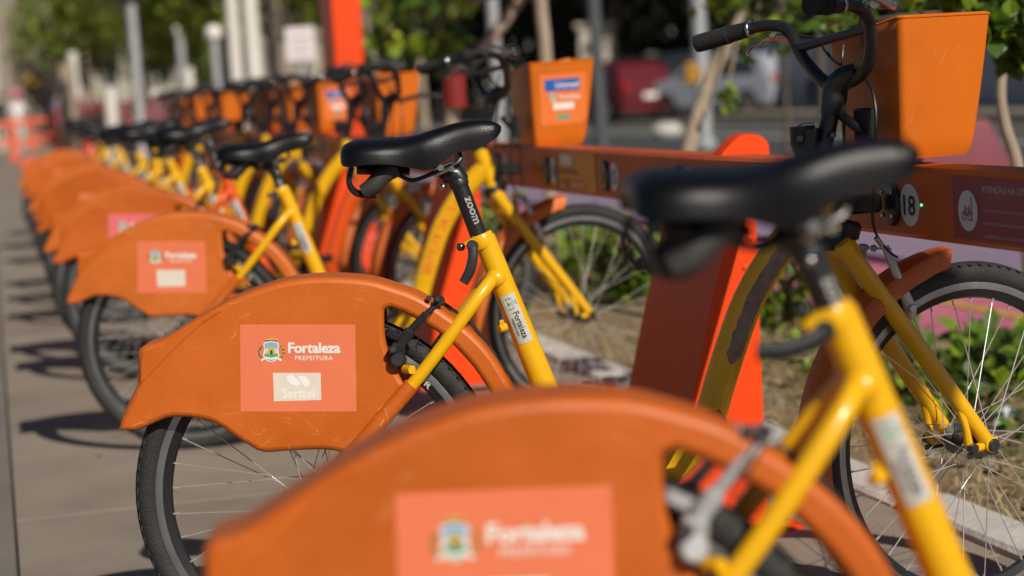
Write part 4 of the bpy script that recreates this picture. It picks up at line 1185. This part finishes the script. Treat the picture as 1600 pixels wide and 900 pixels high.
# ---- saplings
def sapling(pts, r0, r1, label, leaves, seed, m=m_bark, crown=None, lsz=.05, lm=None, nb=6):
    """pts: world points from base to top; crown: list of (centre, radius, count)"""
    rr = random.Random(seed); base_ = Vector(pts[0]); root = empty('young_tree', base_)
    P = [Vector(p) - base_ for p in pts]; tk = MB(); n = len(P)
    tk.tube(P, [r0 + (r1 - r0) * i / (n - 1) for i in range(n)], 10, per=5)
    fo = MB()
    for c, rad, cnt in (crown or []):
        c = Vector(c) - base_
        tk.tube([P[-2].lerp(P[-1], rr.random()), P[-1].lerp(c, .5) + rv(rr) * .08, c], [r1 * .6, r1 * .35, r1 * .15], 6, per=3)
        subs = [c + rv(rr) * rad * .8 for _ in range(max(3, cnt // 14))]
        for s_ in subs: tk.tube([c, s_], [r1 * .2, r1 * .08], 4)
        for i in range(cnt):
            s_ = rr.choice(subs); p = s_ + rv(rr) * rad * .38
            d = rv(rr); nn = (UP * .7 + rv(rr)).normalized()
            if abs(d.normalized().dot(nn)) > .95: continue
            fo.mat(1 if rr.random() < .4 else 0); l_ = lsz * rr.uniform(.7, 1.25); leaf(fo, p, d, nn, l_, l_ * .75)
    tk.build('trunk', m, root)
    if fo.v: tag(fo.build('crown', lm or [m_lf, m_lf2], root, smooth=0), kind='stuff')
    return tag(root, label, 'tree')
Y1 = 8.7
sp1 = [at(1048, 505, Y1), at(1056, 400, Y1), at(1072, 260, Y1), at(1088, 190, Y1 + .05), at(1112, 120, Y1 + .1), at(1138, 60, Y1 + .1), at(1160, 0, Y1 + .1), at(1180, -90, Y1 + .15)]
sp1[0].z = -.02
sapling(sp1, .040, .022, 'leaning pale trunked young tree behind the nearest orange leg, its trunk bending right', 0, 21,
        crown=[(at(1180, 40, 8.8), .10, 26), (at(1150, 60, 9.0), .09, 22), (at(1135, 150, 8.6), .06, 14), (at(1240, 10, 9.1), .12, 30), (at(1200, -60, 8.8), .35, 320), (at(1120, -90, 8.7), .3, 200)], lsz=.06)
Y2_ = 5.75
sp2 = [at(1622, 655, Y2_), at(1606, 400, Y2_), at(1590, 262, Y2_), at(1572, 200, Y2_), at(1564, 150, Y2_), at(1568, 90, Y2_), at(1572, 40, Y2_), at(1590, -60, Y2_)]
sp2[0].z = -.02
sapling(sp2, .020, .010, 'thin wavy young tree beside the orange basket at the right edge, round leaves overhead', 0, 22,
        crown=[(at(1575, 55, 5.3), .09, 46), (at(1590, 20, 5.2), .10, 60), (at(1540, -10, 5.4), .09, 46), (at(1480, -14, 5.5), .08, 40), (at(1430, -16, 5.5), .08, 40), (at(1610, 60, 5.4), .1, 60), (at(1560, -40, 5.4), .14, 120), (at(1360, 0, 5.9), .10, 46), (at(1310, 40, 6.1), .07, 20)], lsz=.062)
tgt = Vector((.47, 3.67, .60)); cc_ = tgt + L * 4.0  # added tree out of view; leaf clumps aimed to shade main tube and fork
sapling([AC(.31, 2.42, -.02), AC(.33, 2.40, .9), AC(.30, 2.36, 1.8), AC(.31, 2.30, 2.5), cc_ - UP * .1], .030, .014, 'added unseen tree at the near end of the bed, placed to shade the sharp bicycle', 0, 31,
        crown=[(cc_, .26, 1100), (cc_ + Vector((-.10, .05, .12)), .20, 500), (cc_ + Vector((.12, .05, -.10)), .18, 400), (cc_ + Vector((.22, .02, -.07)), .14, 420)], lsz=.06)
Y3_ = 11.0
sp3 = [at(862, 430, Y3_), at(858, 250, Y3_), at(853, 95, Y3_), at(845, 0, Y3_), at(838, -150, Y3_)]
sp3[0].z = -.02
sapling(sp3, .040, .032, 'straight bare trunked young tree rising behind the labelled basket', 0, 23, crown=[(at(838, -190, Y3_), .5, 300), (at(800, -230, Y3_), .5, 300)], lsz=.09)
Y4_ = 12.2
sp4 = [at(690, 400, Y4_), at(705, 200, Y4_), at(716, 121, Y4_), at(752, 80, Y4_), at(790, 30, Y4_), at(830, -30, Y4_)]
sp4[0].z = -.02
sapling(sp4, .045, .035, 'crooked young tree bending right behind the far handlebars, left of the straight trunk', 0, 24, crown=[(at(650, 20, 13), .5, 120), (at(690, 40, 13), .35, 90), (at(840, -120, Y4_), .5, 250)], lsz=.10)

# ---- big trees
def tree(loc, h, crown_r, label, m, seed, n=2600, lsz=.28, base_h=.4, trunk_r=.16, name='street_tree', bark=None, flat=.8):
    rr = random.Random(seed); root = empty(name, loc); tk, fo = MB(), MB()
    th = h * base_h; top = Vector((rr.uniform(-.3, .3), rr.uniform(-.3, .3), th))
    tk.tube([Vector((0, 0, -.1)), Vector((0, 0, .3)), top * .5 + Vector((.05, 0, 0)), top], [trunk_r * 1.4, trunk_r, trunk_r * .85, trunk_r * .7], 10, per=4)
    cc = Vector((0, 0, h - crown_r * flat)); clumps = []
    for i in range(26):
        v = rv(rr); v.normalize(); v *= rr.uniform(.45, 1.0); c = cc + Vector((v.x * crown_r, v.y * crown_r, v.z * crown_r * flat)); clumps.append((c, crown_r * rr.uniform(.22, .42)))
    for c, q in clumps[:9]: tk.tube([top, top.lerp(c, .5) + rv(rr) * .3, c], [trunk_r * .5, trunk_r * .3, trunk_r * .1], 6, per=3)
    for i in range(n):
        c, q = clumps[int(rr.random() * len(clumps))]; v = rv(rr); p = c + v.normalized() * q * (rr.random() ** .4)
        d = rv(rr); nn = rv(rr)
        if d.normalized().cross(nn.normalized()).length < .2: continue
        s_ = d.cross(nn).normalized(); d.normalize(); l_ = lsz * rr.uniform(.6, 1.3)
        fo.mat(1 if rr.random() < .35 else 0)
        fo.add([p, p + d * l_ * .5 + s_ * l_ * .3, p + d * l_, p + d * l_ * .5 - s_ * l_ * .3], [(0, 1, 2, 3)])
    tk.build('trunk', bark or m_barkd, root); tag(fo.build('crown', m, root, smooth=0), kind='stuff')
    return tag(root, label, 'tree')
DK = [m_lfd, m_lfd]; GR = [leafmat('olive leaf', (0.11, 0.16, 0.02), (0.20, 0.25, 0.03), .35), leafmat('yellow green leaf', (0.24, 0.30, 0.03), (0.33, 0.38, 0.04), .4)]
where = ['left end of the dark row, above the red hatchback', 'second of the dark row, above the white wall', 'third of the dark row, behind the light pole', 'fourth of the dark row, behind the leaning trunk',
         'fifth of the dark row, behind the white car', 'sixth of the dark row, behind the near handlebar', 'seventh of the dark row, behind the big basket', 'dark tree at the right end of the row']
PXS = [(690, 92), (790, 84), (890, 77), (990, 70), (1095, 64), (1205, 59), (1330, 55), (1480, 52)]
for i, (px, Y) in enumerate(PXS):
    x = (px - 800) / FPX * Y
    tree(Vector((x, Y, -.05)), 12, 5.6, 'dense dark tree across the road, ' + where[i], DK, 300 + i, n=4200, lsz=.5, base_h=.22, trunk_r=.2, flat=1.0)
# a taller second rank filling the gaps behind
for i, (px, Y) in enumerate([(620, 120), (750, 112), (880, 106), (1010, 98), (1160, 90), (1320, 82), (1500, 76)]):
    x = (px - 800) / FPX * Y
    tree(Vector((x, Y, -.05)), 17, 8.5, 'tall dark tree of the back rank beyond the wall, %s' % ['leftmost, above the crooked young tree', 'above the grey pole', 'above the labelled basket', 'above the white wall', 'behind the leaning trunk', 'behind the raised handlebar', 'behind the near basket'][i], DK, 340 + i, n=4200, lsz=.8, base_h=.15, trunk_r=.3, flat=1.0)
# sunlit plaza trees to the left
PT = [((165, 56, 4.4, 1.5), 'low rounded plaza tree between the palm stump and the lamp post'), ((262, 58, 4.2, 1.6), 'low bushy plaza tree just right of the tall lamp post'), ((452, 74, 9.5, 4.0), 'dark tree standing behind the white street sign'),
      ((95, 84, 9.5, 3.2), 'green plaza tree left of the lamp post, behind the strolling person'), ((170, 52, 6.0, 2.0), 'olive plaza tree with a gap of pale sky beside it'), ((255, 40, 5.4, 2.1), 'yellow green plaza tree right of the tall lamp post'),
      ((310, 56, 8, 3.0), 'bright plaza tree behind the white finial posts'), ((135, 62, 9, 3.0), 'far green tree rising behind the plaza'), ((48, 95, 11, 3.4), 'tree beside the pale stone building'),
      ((420, 60, 9, 3.6), 'dark green tree behind the white sign'), ((480, 44, 6, 2.4), 'green tree left of the orange pylon'), ((610, 48, 6.4, 2.3), 'green tree right of the orange pylon'), ((680, 58, 7, 2.6), 'bright green tree over the far handlebars')]
for i, ((px, Y, h, cr_), lab) in enumerate(PT):
    if px < 330 and Y < 80: Y, h, cr_ = Y * 1.6, h * 1.5, cr_ * 1.7
    x = (px - 800) / FPX * Y
    tree(Vector((x, Y, 0)), h + .35, cr_ + .25, lab, GR if i not in (2, 9) else DK, 400 + i, n=4600, lsz=.30, base_h=.4, trunk_r=.12, name='plaza_tree', bark=m_bark)

# ------------------------------------------------------------------ far buildings, walls
m_stone = mat('pale stone', (0.50, 0.44, 0.36), 0.85, var=0.15, vscale=.6)
m_stone2 = mat('cream render', (0.42, 0.38, 0.32), 0.85, var=0.12, vscale=.4)
m_bwall = mat('white rendered wall', (0.34, 0.38, 0.45), 0.8, var=0.08, vscale=.8)
m_glass = mat('dark window glass', (0.03, 0.04, 0.06), 0.1)
def building(px0, px1, Y, h, m, label, cols, rows, depth=8, z0=0.0):
    x0, x1 = (px0 - 800) / FPX * Y, (px1 - 800) / FPX * Y
    root = empty('building', ((x0 + x1) / 2, Y, 0)); W_ = x1 - x0
    mb = MB(); mb.box((0, depth / 2, h / 2), (W_, depth, h)); mb.box((0, depth / 2 - .1, h + .15), (W_ + .5, depth + .5, .3)); mb.build('wall', m, root, smooth=0)
    wm = None
    for i in range(cols):
        for j in range(rows):
            cx = -W_ / 2 + W_ * (i + .5) / cols; cz = 1.6 + (h - 2.2) * (j + .5) / rows
            if wm is None:
                a = MB(); ww, hh = min(1.3, W_ / cols * .55), 1.3
                for dx in (-ww / 2, ww / 2): a.box((dx, -.05, 0), (.1, .1, hh))
                for dz in (-hh / 2 - .05, hh / 2 + .05): a.box((0, -.06, dz), (ww + .1, .12, .1))
                o = a.build('window', m_stone2, root, smooth=0); b = MB(); b.box((0, -.02, 0), (ww - .1, .04, hh)); pn_ = b.build('pane', m_glass, o, smooth=0); wm = (o.data, pn_.data)
            else:
                o = bpy.data.objects.new('window', wm[0]); COL.objects.link(o); o.parent = root; pn_ = bpy.data.objects.new('pane', wm[1]); COL.objects.link(pn_); pn_.parent = o
            o.location = (cx, 0, cz)
    return tag(root, label, 'building')
building(-260, 26, 62, 12, m_stone, 'pale stone building at the left edge behind the orange barriers', 4, 3)
building(60, 420, 120, 14, m_stone2, 'low cream building far behind the plaza trees', 9, 4)
building(430, 700, 110, 16, m_stone2, 'white apartment block behind the orange pylon', 6, 4)
building(-900, -270, 80, 16, m_stone, 'long stone block off to the left of the plaza', 8, 4)
# white wall across the road
def wall_seg(a0, a1, p, h, m, label, name='boundary_wall'):
    mb = MB(); mb.box(AC((a0 + a1) / 2, p, h / 2 - .05), (a1 - a0, .2, h + .1), RD, RP); mb.box(AC((a0 + a1) / 2, p, h + .03), (a1 - a0 + .05, .3, .07), RD, RP)
    return tag(mb.build(name, m, smooth=0), label, 'wall')
wall_seg(12, 66, 18.4, 1.55, m_bwall, 'long white boundary wall across the road behind the parked cars')
x = (955 - 800) / FPX * 58
mb = MB(); mb.box((x, 58, 1.2), (1.0, .8, 2.6)); mb.box((x, 58, 2.55), (1.2, 1.0, .12)); tag(mb.build('gatehouse', m_stone), 'small beige gatehouse above the red hatchback across the road', 'gatehouse')

# ------------------------------------------------------------------ poles, lamps, signs
m_pole = mat('galvanised pole', (0.42, 0.43, 0.43), 0.5, metal=.3, var=.1)
m_pole2 = mat('white painted column', (0.66, 0.63, 0.56), 0.7, var=.08, vscale=2)
m_poled = mat('dark pole', (0.08, 0.085, 0.09), 0.5, var=.2)
def pole(px, Y, r, top, m, label, name='pole', head=None, base_px=None):
    p = at(px, 150, Y); loc = Vector((p.x, Y, 0)); mb = MB()
    mb.tube([Vector((0, 0, -.1)), Vector((0, 0, top))], [r * 1.1, r * .9], 12); mb.cyl((0, 0, 0), (0, 0, .12), r * 1.8, 12, .02)
    root = mb.build(name, m); root.location = loc
    if head == 'lantern':
        a = MB(); a.tube([Vector((0, 0, top)), Vector((0, 0, top + .1)), Vector((0, 0, top + .45)), Vector((0, 0, top + .5))], [.08, .22, .32, .05], 12); a.build('lantern', m_poled, root)
    if head == 'ball':
        a = MB(); a.sph((0, 0, top + .12), .16, 8); a.build('lamp_globe', m_white, root)
    if head == 'arm':
        a = MB(); a.tube([Vector((0, 0, top)), Vector((-.4, -.2, top + .5)), Vector((-1.2, -.6, top + .6))], [.05, .04, .03], 8, per=3); a.box((-1.4, -.7, top + .58), (.5, .2, .08)); a.build('lamp_head', m_poled, root)
    return tag(root, label, 'lamp post' if head else 'pole')
pole(216, 30, .075, 2.55, m_pole, 'grey lamp post with a dark lantern standing alone before the plaza trees', 'lamp_post', 'lantern')
pole(341, 38, .085, 2.2, m_pole, 'short grey post with a round white globe, left of the white columns', 'lamp_post', 'ball')
pole(288, 55, .12, 2.9, m_pole, 'far post topped by a small white globe among the green trees', 'lamp_post', 'ball')
pole(400, 34, .125, 9, m_pole2, 'thick white column, right one of the pair left of the white sign', 'column')
pole(372, 36, .11, 9, m_pole2, 'greyer column, left one of the pair left of the white sign', 'column')
pole(106, 45, .20, 2.1, m_bark, 'stout brown palm stump on the plaza, between the person in blue and the flower bushes', 'palm_stump')
pole(118, 47, .12, 2.4, m_pole2, 'pale slim post beside the stout palm stump', 'post')
pole(172, 43, .14, 1.50, m_pole2, 'thick pale bollard post left of the tall lamp post', 'post')
pole(241, 43, .12, 1.42, m_pole2, 'thick pale bollard post right of the tall lamp post', 'post')
pole(297, 40, .11, 1.75, m_pole2, 'pale post just left of the white globe lamp', 'post')
pole(432, 30, .09, 7, m_barkd, 'dark brown post just left of the white sign', 'post')
pole(778, 24, .065, 8, m_pole, 'grey pole rising behind the far handlebars right of the sharp saddle', 'pole', 'arm')
pole(936, 24, .07, 8, m_poled, 'dark pole right of the labelled basket', 'pole')
pole(1098, 28, .095, 9, m_pole, 'light grey pole behind the grip of the sharp bicycle', 'pole', 'arm')
pole(1228, 22, .03, 8, m_barkd, 'thin dark trunk like pole in front of the white parked car', 'pole')
pole(1285, 20, .035, 8, m_barkd, 'thin dark pole behind the raised handlebar', 'pole')
yb = MB(); q = at(1080, 115, 27.8); yb.box(q, (.18, .15, .30), bev=.03); yb.box(q + Vector((.13, 0, 0)), (.1, .05, .05)); tag(yb.build('call_box', mat('amber plastic', (0.40, 0.19, 0.01), .5)), 'small amber box strapped to the light grey pole', 'box')
def sign(px, Y, zc_, w_, h_, m, label, cat='sign'):
    p = at(px, 100, Y); root = empty('street_sign', (p.x, Y, 0)); a = MB(); a.cyl((0, .03, -.1), (0, .03, zc_ + h_ / 2), .03, 10); a.build('post', m_pole, root)
    b = MB(); b.box((0, 0, zc_), (w_, .02, h_), bev=.008); b.build('plate', m, root)
    c = MB(); 
    for k in range(3): c.box((0, -.012, zc_ - h_ * .25 + k * h_ * .22), (w_ * .6, .003, h_ * .05))
    c.build('print', m_gtext, root); return tag(root, label, cat)
sign(471, 24, 1.66 + .0, .34, .40, mat('white sign', (0.72, 0.66, 0.66), .5), 'white rounded street sign on a thin post left of the orange pylon')
yg = MB(); q = at(616, 66, 20); yg.sph((0, 0, 0), .10, 8); o = yg.build('round_reflector', mat('lime plastic', (0.45, 0.50, 0.03), .5)); 
o.location = Vector((q.x, 20, q.z)); ygp = MB(); ygp.cyl((0, 0, -q.z), (0, 0, -.09), .02, 8); ygp.build('post', m_poled, o); tag(o, 'lime green round marker on a thin post right of the pylon', 'marker')

# ------------------------------------------------------------------ plaza life on the left: barriers, flower beds, people
m_bar = mat('coral barrier plastic', (0.80, 0.14, 0.07), 0.5)
def barrier(px, Y, w_, h_, label, yaw=0):
    p = at(px, 200, Y); root = empty('barrier', (p.x, Y, 0), (0, 0, yaw)); a = MB()
    a.box((0, 0, h_ - .05), (w_, .05, .12), bev=.01); a.box((0, 0, h_ * .45), (w_, .04, .10), bev=.01)
    a.build('rail', m_bar, root)
    for s in (-1, 1):
        b = MB(); b.box((s * w_ / 2, 0, h_ / 2), (.12, .06, h_), bev=.01); b.box((s * w_ / 2, 0, .03), (.14, .5, .06), bev=.01); b.build('leg', m_bar, root)
    return tag(root, label, 'barrier', 'coral barriers on the plaza')
barrier(52, 46, .95, .95, 'coral red barrier on the plaza, nearest one, right of the strolling person')
barrier(-10, 50, .95, .9, 'coral red barrier cropped by the left edge', .3)
barrier(70, 60, 1.0, .9, 'coral red barrier farther off behind the nearest one', -.4)
bl = MB(); bl.tube([Vector((0, 0, 0)), Vector((0, 0, .35)), Vector((0, 0, .8))], [.12, .10, .08], 12); o = bl.build('bollard', m_bar); p = at(141, 225, 30); o.location = (p.x, 30, 0); tag(o, 'coral bollard just beyond the farthest orange fenders', 'bollard')
cube = MB(); cube.box((0, 0, .12), (.55, .35, .24), bev=.03); o = cube.build('barrier_weight', m_bar); p = at(55, 218, 38); o.location = (p.x, 38, 0); tag(o, 'flat coral block lying on the plaza before the barriers', 'block')
m_fl = [leafmat('pink petals', (0.55, 0.10, 0.18), (0.70, 0.22, 0.30), .3), m_lf]
for i, (px, Y, w_) in enumerate([(125, 50, .7), (150, 46, .6), (185, 44, .9), (240, 46, .7), (275, 42, 1.0), (200, 60, 1.2)]):
    rr = random.Random(60 + i); root = empty('flower_bush', ((px - 800) / FPX * Y, Y, 0)); f_, s_ = MB(), MB()
    for k in range(700):
        v = rv(rr); p = Vector((v.x * w_ * .6, v.y * .5, .68 + v.z * .62)); f_.mat(0 if rr.random() < .65 else 1); d = rv(rr); n_ = rv(rr)
        if d.normalized().cross(n_.normalized()).length < .3: continue
        leaf(f_, p, d, n_, .11, .09)
    for k in range(6): s_.tube([Vector((0, 0, 0)), Vector((rr.uniform(-.3, .3), rr.uniform(-.2, .2), .6))], .015, 5)
    s_.build('stems', m_stem, root); tag(f_.build('flowers', m_fl, root, smooth=0), kind='stuff')
    tag(root, 'pink flowering bush on the plaza, ' + ['leftmost of the row', 'second from the left, paler', 'low one left of the lamp post', 'just right of the lamp post', 'broad one beside the farthest baskets', 'farthest one behind the lamp post'][i], 'bush', 'pink flower bushes')
m_skin = mat('skin', (0.42, 0.24, 0.16), .6)
def person(px, Y, h, top, bot, hair, hat, label, yaw=0, stride=.16):
    """skinned figure in mid step; bodies grow from a joint skeleton"""
    p = at(px, 180, Y); s = h / 1.7
    J = [(0, 0, .94), (0, 0, 1.12), (0, 0, 1.32), (0, 0, 1.45), (0, -.01, 1.52), (0, -.01, 1.62),
         (-.17, 0, 1.38), (-.24, .06, 1.12), (-.23, -.02, .88), (.17, 0, 1.38), (.24, -.06, 1.12), (.23, .03, .88),
         (-.09, 0, .90), (-.10, -stride * .6, .50), (-.10, -stride, .08), (-.10, -stride - .13, .03), (.09, 0, .90), (.10, stride * .4, .50), (.10, stride * 1.3, .10), (.10, stride * 1.3 - .12, .03)]
    rad = [.13, .12, .14, .055, .07, .095, .055, .042, .03, .055, .042, .03, .09, .062, .042, .035, .09, .062, .042, .035]
    E_ = [(0, 1), (1, 2), (2, 3), (3, 4), (4, 5), (2, 6), (6, 7), (7, 8), (2, 9), (9, 10), (10, 11), (0, 12), (12, 13), (13, 14), (14, 15), (0, 16), (16, 17), (17, 18), (18, 19)]
    me = bpy.data.meshes.new('person'); me.from_pydata([tuple(c * s for c in j) for j in J], E_, []); me.update()
    o = bpy.data.objects.new('person', me); COL.objects.link(o)
    md = o.modifiers.new('skin', 'SKIN'); sv = me.skin_vertices[0].data
    for v, r_ in zip(sv, rad): v.radius = (r_ * s, r_ * s * .85)
    sv[0].use_root = True; o.modifiers.new('sub', 'SUBSURF').levels = 1; o.modifiers['sub'].render_levels = 1
    dg = bpy.context.evaluated_depsgraph_get(); m2 = bpy.data.meshes.new_from_object(o.evaluated_get(dg)); o.modifiers.clear(); o.data = m2
    m2.materials.clear(); [m2.materials.append(q) for q in (m_skin, top, bot, m_brown)]
    for f_ in m2.polygons:
        z = f_.center.z / s; x_ = abs(f_.center.x / s); f_.use_smooth = True
        f_.material_index = 3 if z < .07 else 2 if (z < .95 and x_ < .2) else 1 if (z < 1.44 and not (x_ > .19 and z < 1.15)) else 0
    o.location = (p.x, Y, 0); o.rotation_euler = (0, 0, yaw)
    hb_ = MB(); hb_.sph((0, .02 * s, 1.66 * s), .108 * s, 8, (1, 1.05, .85)); hb_.build('hair', hair, o)
    if hat:
        hb_ = MB(); hb_.tube([Vector((0, 0, 1.66 * s)), Vector((0, 0, 1.70 * s)), Vector((0, 0, 1.80 * s)), Vector((0, 0, 1.82 * s))], [.20 * s, .13 * s, .12 * s, .06 * s], 16); hb_.build('hat', hat, o)
    return tag(o, label, 'person')
m_w = mat('white cloth', (0.68, 0.66, 0.64), .9); m_pk = mat('pink cloth', (0.75, 0.16, 0.30), .8); m_bl = mat('blue cloth', (0.12, 0.25, 0.40), .9); m_dk = mat('dark cloth', (0.03, 0.03, 0.04), .9)
person(27, 54, 1.62, m_w, m_w, m_brown, m_pk, 'person in white clothes and a pink hat walking by the barriers', yaw=.4)
person(92, 62, 1.68, m_bl, m_dk, m_dk, None, 'person in a blue top and dark trousers behind the barriers', yaw=2.6)
person(2, 60, 1.7, m_dk, m_dk, m_dk, None, 'person in dark clothes at the left edge', yaw=-.5)
person(168, 66, 1.6, m_w, m_bl, m_dk, None, 'person in a white top and blue trousers beside the flower bushes', yaw=1.2)
# parasol, amber
ps = MB(); p = at(12, 130, 66); ps.tube([Vector((0, 0, 2.0)), Vector((0, 0, 2.25)), Vector((0, 0, 2.6))], [1.3, .9, .05], 8); root = ps.build('parasol', mat('amber canvas', (0.65, 0.38, 0.04), .8), smooth=0); root.location = (p.x, 66, 0)
q = MB(); q.cyl((0, 0, 0), (0, 0, 2.4), .03, 8); q.build('pole', m_pole, root); tag(root, 'amber parasol over a plaza stall behind the walking person', 'parasol')

# ------------------------------------------------------------------ parked cars across the road
def car(loc, yaw, paint, label, L_=4.1, W_=1.72, Ht=1.5):
    root = empty('parked_car', loc, (0, 0, yaw))       # front towards +x
    prof = [(-L_ / 2, .35), (-L_ / 2 - .0, .75), (-L_ / 2 + .08, .95), (-L_ / 2 + .30, 1.38), (-L_ / 2 + .55, Ht - .02), (-.3, Ht), (.35, Ht - .06), (1.05, .98), (L_ / 2 - .25, .86), (L_ / 2 - .02, .68), (L_ / 2, .35)]
    def arch(cx):
        return [(cx + .36 * math.cos(t_), .30 + .36 * math.sin(t_)) for t_ in [math.pi * k / 8 for k in range(9)]]
    bot = [(L_ / 2, .25)] + arch(L_ / 2 - .80) + arch(-L_ / 2 + .72) + [(-L_ / 2, .25)]
    P2 = prof + bot
    mb = MB(); rings = []
    for y, sc in ((-W_ / 2, 1), (-W_ / 2 + .0, 1), (W_ / 2, 1)):
        pass
    def tw(z): return 0.0 if z < .9 else (z - .9) * .22
    ys = [-1, -.96, .96, 1]
    for s_ in ys:
        ring_ = []
        for x_, z_ in P2:
            k = .97 if abs(s_) == 1 else 1.0
            yy = math.copysign(abs(s_) * W_ / 2 - tw(z_), s_); ring_.append(Vector((x_ * k, yy, .3 + (z_ - .3) * (k if z_ > .5 else 1))))
        rings.append(ring_)
    mb.loft(rings, caps=False); mb.poly(rings[0]); mb.poly(rings[-1])
    mb.build('body', paint, root, smooth=30)
    for s_ in (-1, 1):
        wn = MB(); y = lambda z: s_ * (W_ / 2 + .004 - tw(z))
        for quad in ([(-L_ / 2 + .45, .98), (-L_ / 2 + .62, 1.36), (-.28, 1.38), (-.28, .98)], [(-.20, .98), (-.20, 1.38), (.30, 1.34), (.88, .99)]):
            wn.poly([Vector((a, y(b), b)) for a, b in quad])
        wn.build('side_window', m_glass, root, smooth=0)
    rw = MB(); rw.poly([Vector((-L_ / 2 + .13, -.62, 1.02)), Vector((-L_ / 2 + .13, .62, 1.02)), Vector((-L_ / 2 + .33, .54, 1.38)), Vector((-L_ / 2 + .33, -.54, 1.38))]); rw.build('rear_window', m_glass, root, smooth=0)
    rw = MB(); rw.poly([Vector((1.0, -.62, 1.03)), Vector((1.0, .62, 1.03)), Vector((.42, .52, Ht - .08)), Vector((.42, -.52, Ht - .08))]); rw.build('windscreen', m_glass, root, smooth=0)
    npm = MB(); npm.box((-L_ / 2 - .01, 0, .62), (.03, .42, .13)); npm.build('number_plate', m_white, root)
    tlm = None
    for s_ in (-1, 1):
        t_ = MB(); t_.box((-L_ / 2 + .02, s_ * .72, .86), (.08, .13, .2), bev=.02); t_.build('tail_light', mat('tail light', (0.5, 0.01, 0.01), .3) if 'tail light' not in bpy.data.materials else bpy.data.materials['tail light'], root)
        t_ = MB(); t_.box((L_ / 2 - .08, s_ * .66, .70), (.12, .3, .14), bev=.02); t_.build('headlight', m_paper, root)
    wd = None
    for cx in (L_ / 2 - .80, -L_ / 2 + .72):
        for s_ in (-1, 1):
            if wd is None:
                a = MB(); a.tube([Vector((0, -.10, 0)), Vector((0, -.09, 0)), Vector((0, .09, 0)), Vector((0, .10, 0))], [.27, .31, .31, .27], 24)
                o = a.build('wheel', m_tyre, root); b = MB()
                b.tube([Vector((0, -.104, 0)), Vector((0, .104, 0))], .19, 20); r2 = b.build('wheel_rim', m_steel, o); wd = (o.data, r2.data)
            else:
                o = bpy.data.objects.new('wheel', wd[0]); COL.objects.link(o); o.parent = root; r2 = bpy.data.objects.new('wheel_rim', wd[1]); COL.objects.link(r2); r2.parent = o
            o.location = (cx, s_ * (W_ / 2 - .11), .31)
    return tag(root, label, 'car')
YAW = math.atan2(RD.y, RD.x)
def carat(px, Y, yaw, *a, **k):
    return car(Vector(((px - 800) / FPX * Y, Y, -.054)), yaw, *a, **k)
m_red = mat('crimson car paint', (0.10, 0.003, 0.009), 0.45, coat=.1); m_wht = mat('silver white car paint', (0.34, 0.37, 0.42), 0.4, coat=.2); m_nvy = mat('navy car paint', (0.02, 0.035, 0.09), 0.25, coat=.6); m_drk = mat('dark car paint', (0.03, 0.03, 0.035), .3, coat=.5)
carat(955, 52, YAW + .35, m_red, 'crimson hatchback parked across the road, right of the labelled basket')
carat(1150, 50, YAW + .55, m_wht, 'silver white car parked behind the leaning trunk')
carat(1420, 46, YAW + .5, m_nvy, 'navy blue car parked right of the white one, behind the handlebar')
mb = MB(); mb.loft([[Vector((sx * w_, sy * d_, z_)) for sx, sy in ((-1, -1), (1, -1), (1, 1), (-1, 1))] for w_, d_, z_ in ((.46, .24, -.05), (.46, .24, .12), (.34, .14, .30), (.20, .09, .62), (.17, .08, .66))])
o = mb.build('road_barrier', mat('crimson barrier plastic', (0.17, 0.006, 0.025), .45, var=.15), smooth=20); o.location = ((1512 - 800) / FPX * 14, 14, -.05)
tag(o, 'crimson plastic road barrier showing low behind the big near basket', 'barrier')
carat(860, 60, YAW, m_drk, 'dark car parked beyond the crimson hatchback')
rk = MB(); rk.sph((0, 0, 0), .22, 6, (1.3, 1, .8)); o = rk.build('boulder', mat('pale stone block', (0.5, 0.47, 0.42), .8)); p = at(1043, 212, 36); o.location = (p.x, 36, .05); tag(o, 'pale round stone on the far road edge left of the leaning trunk', 'stone')
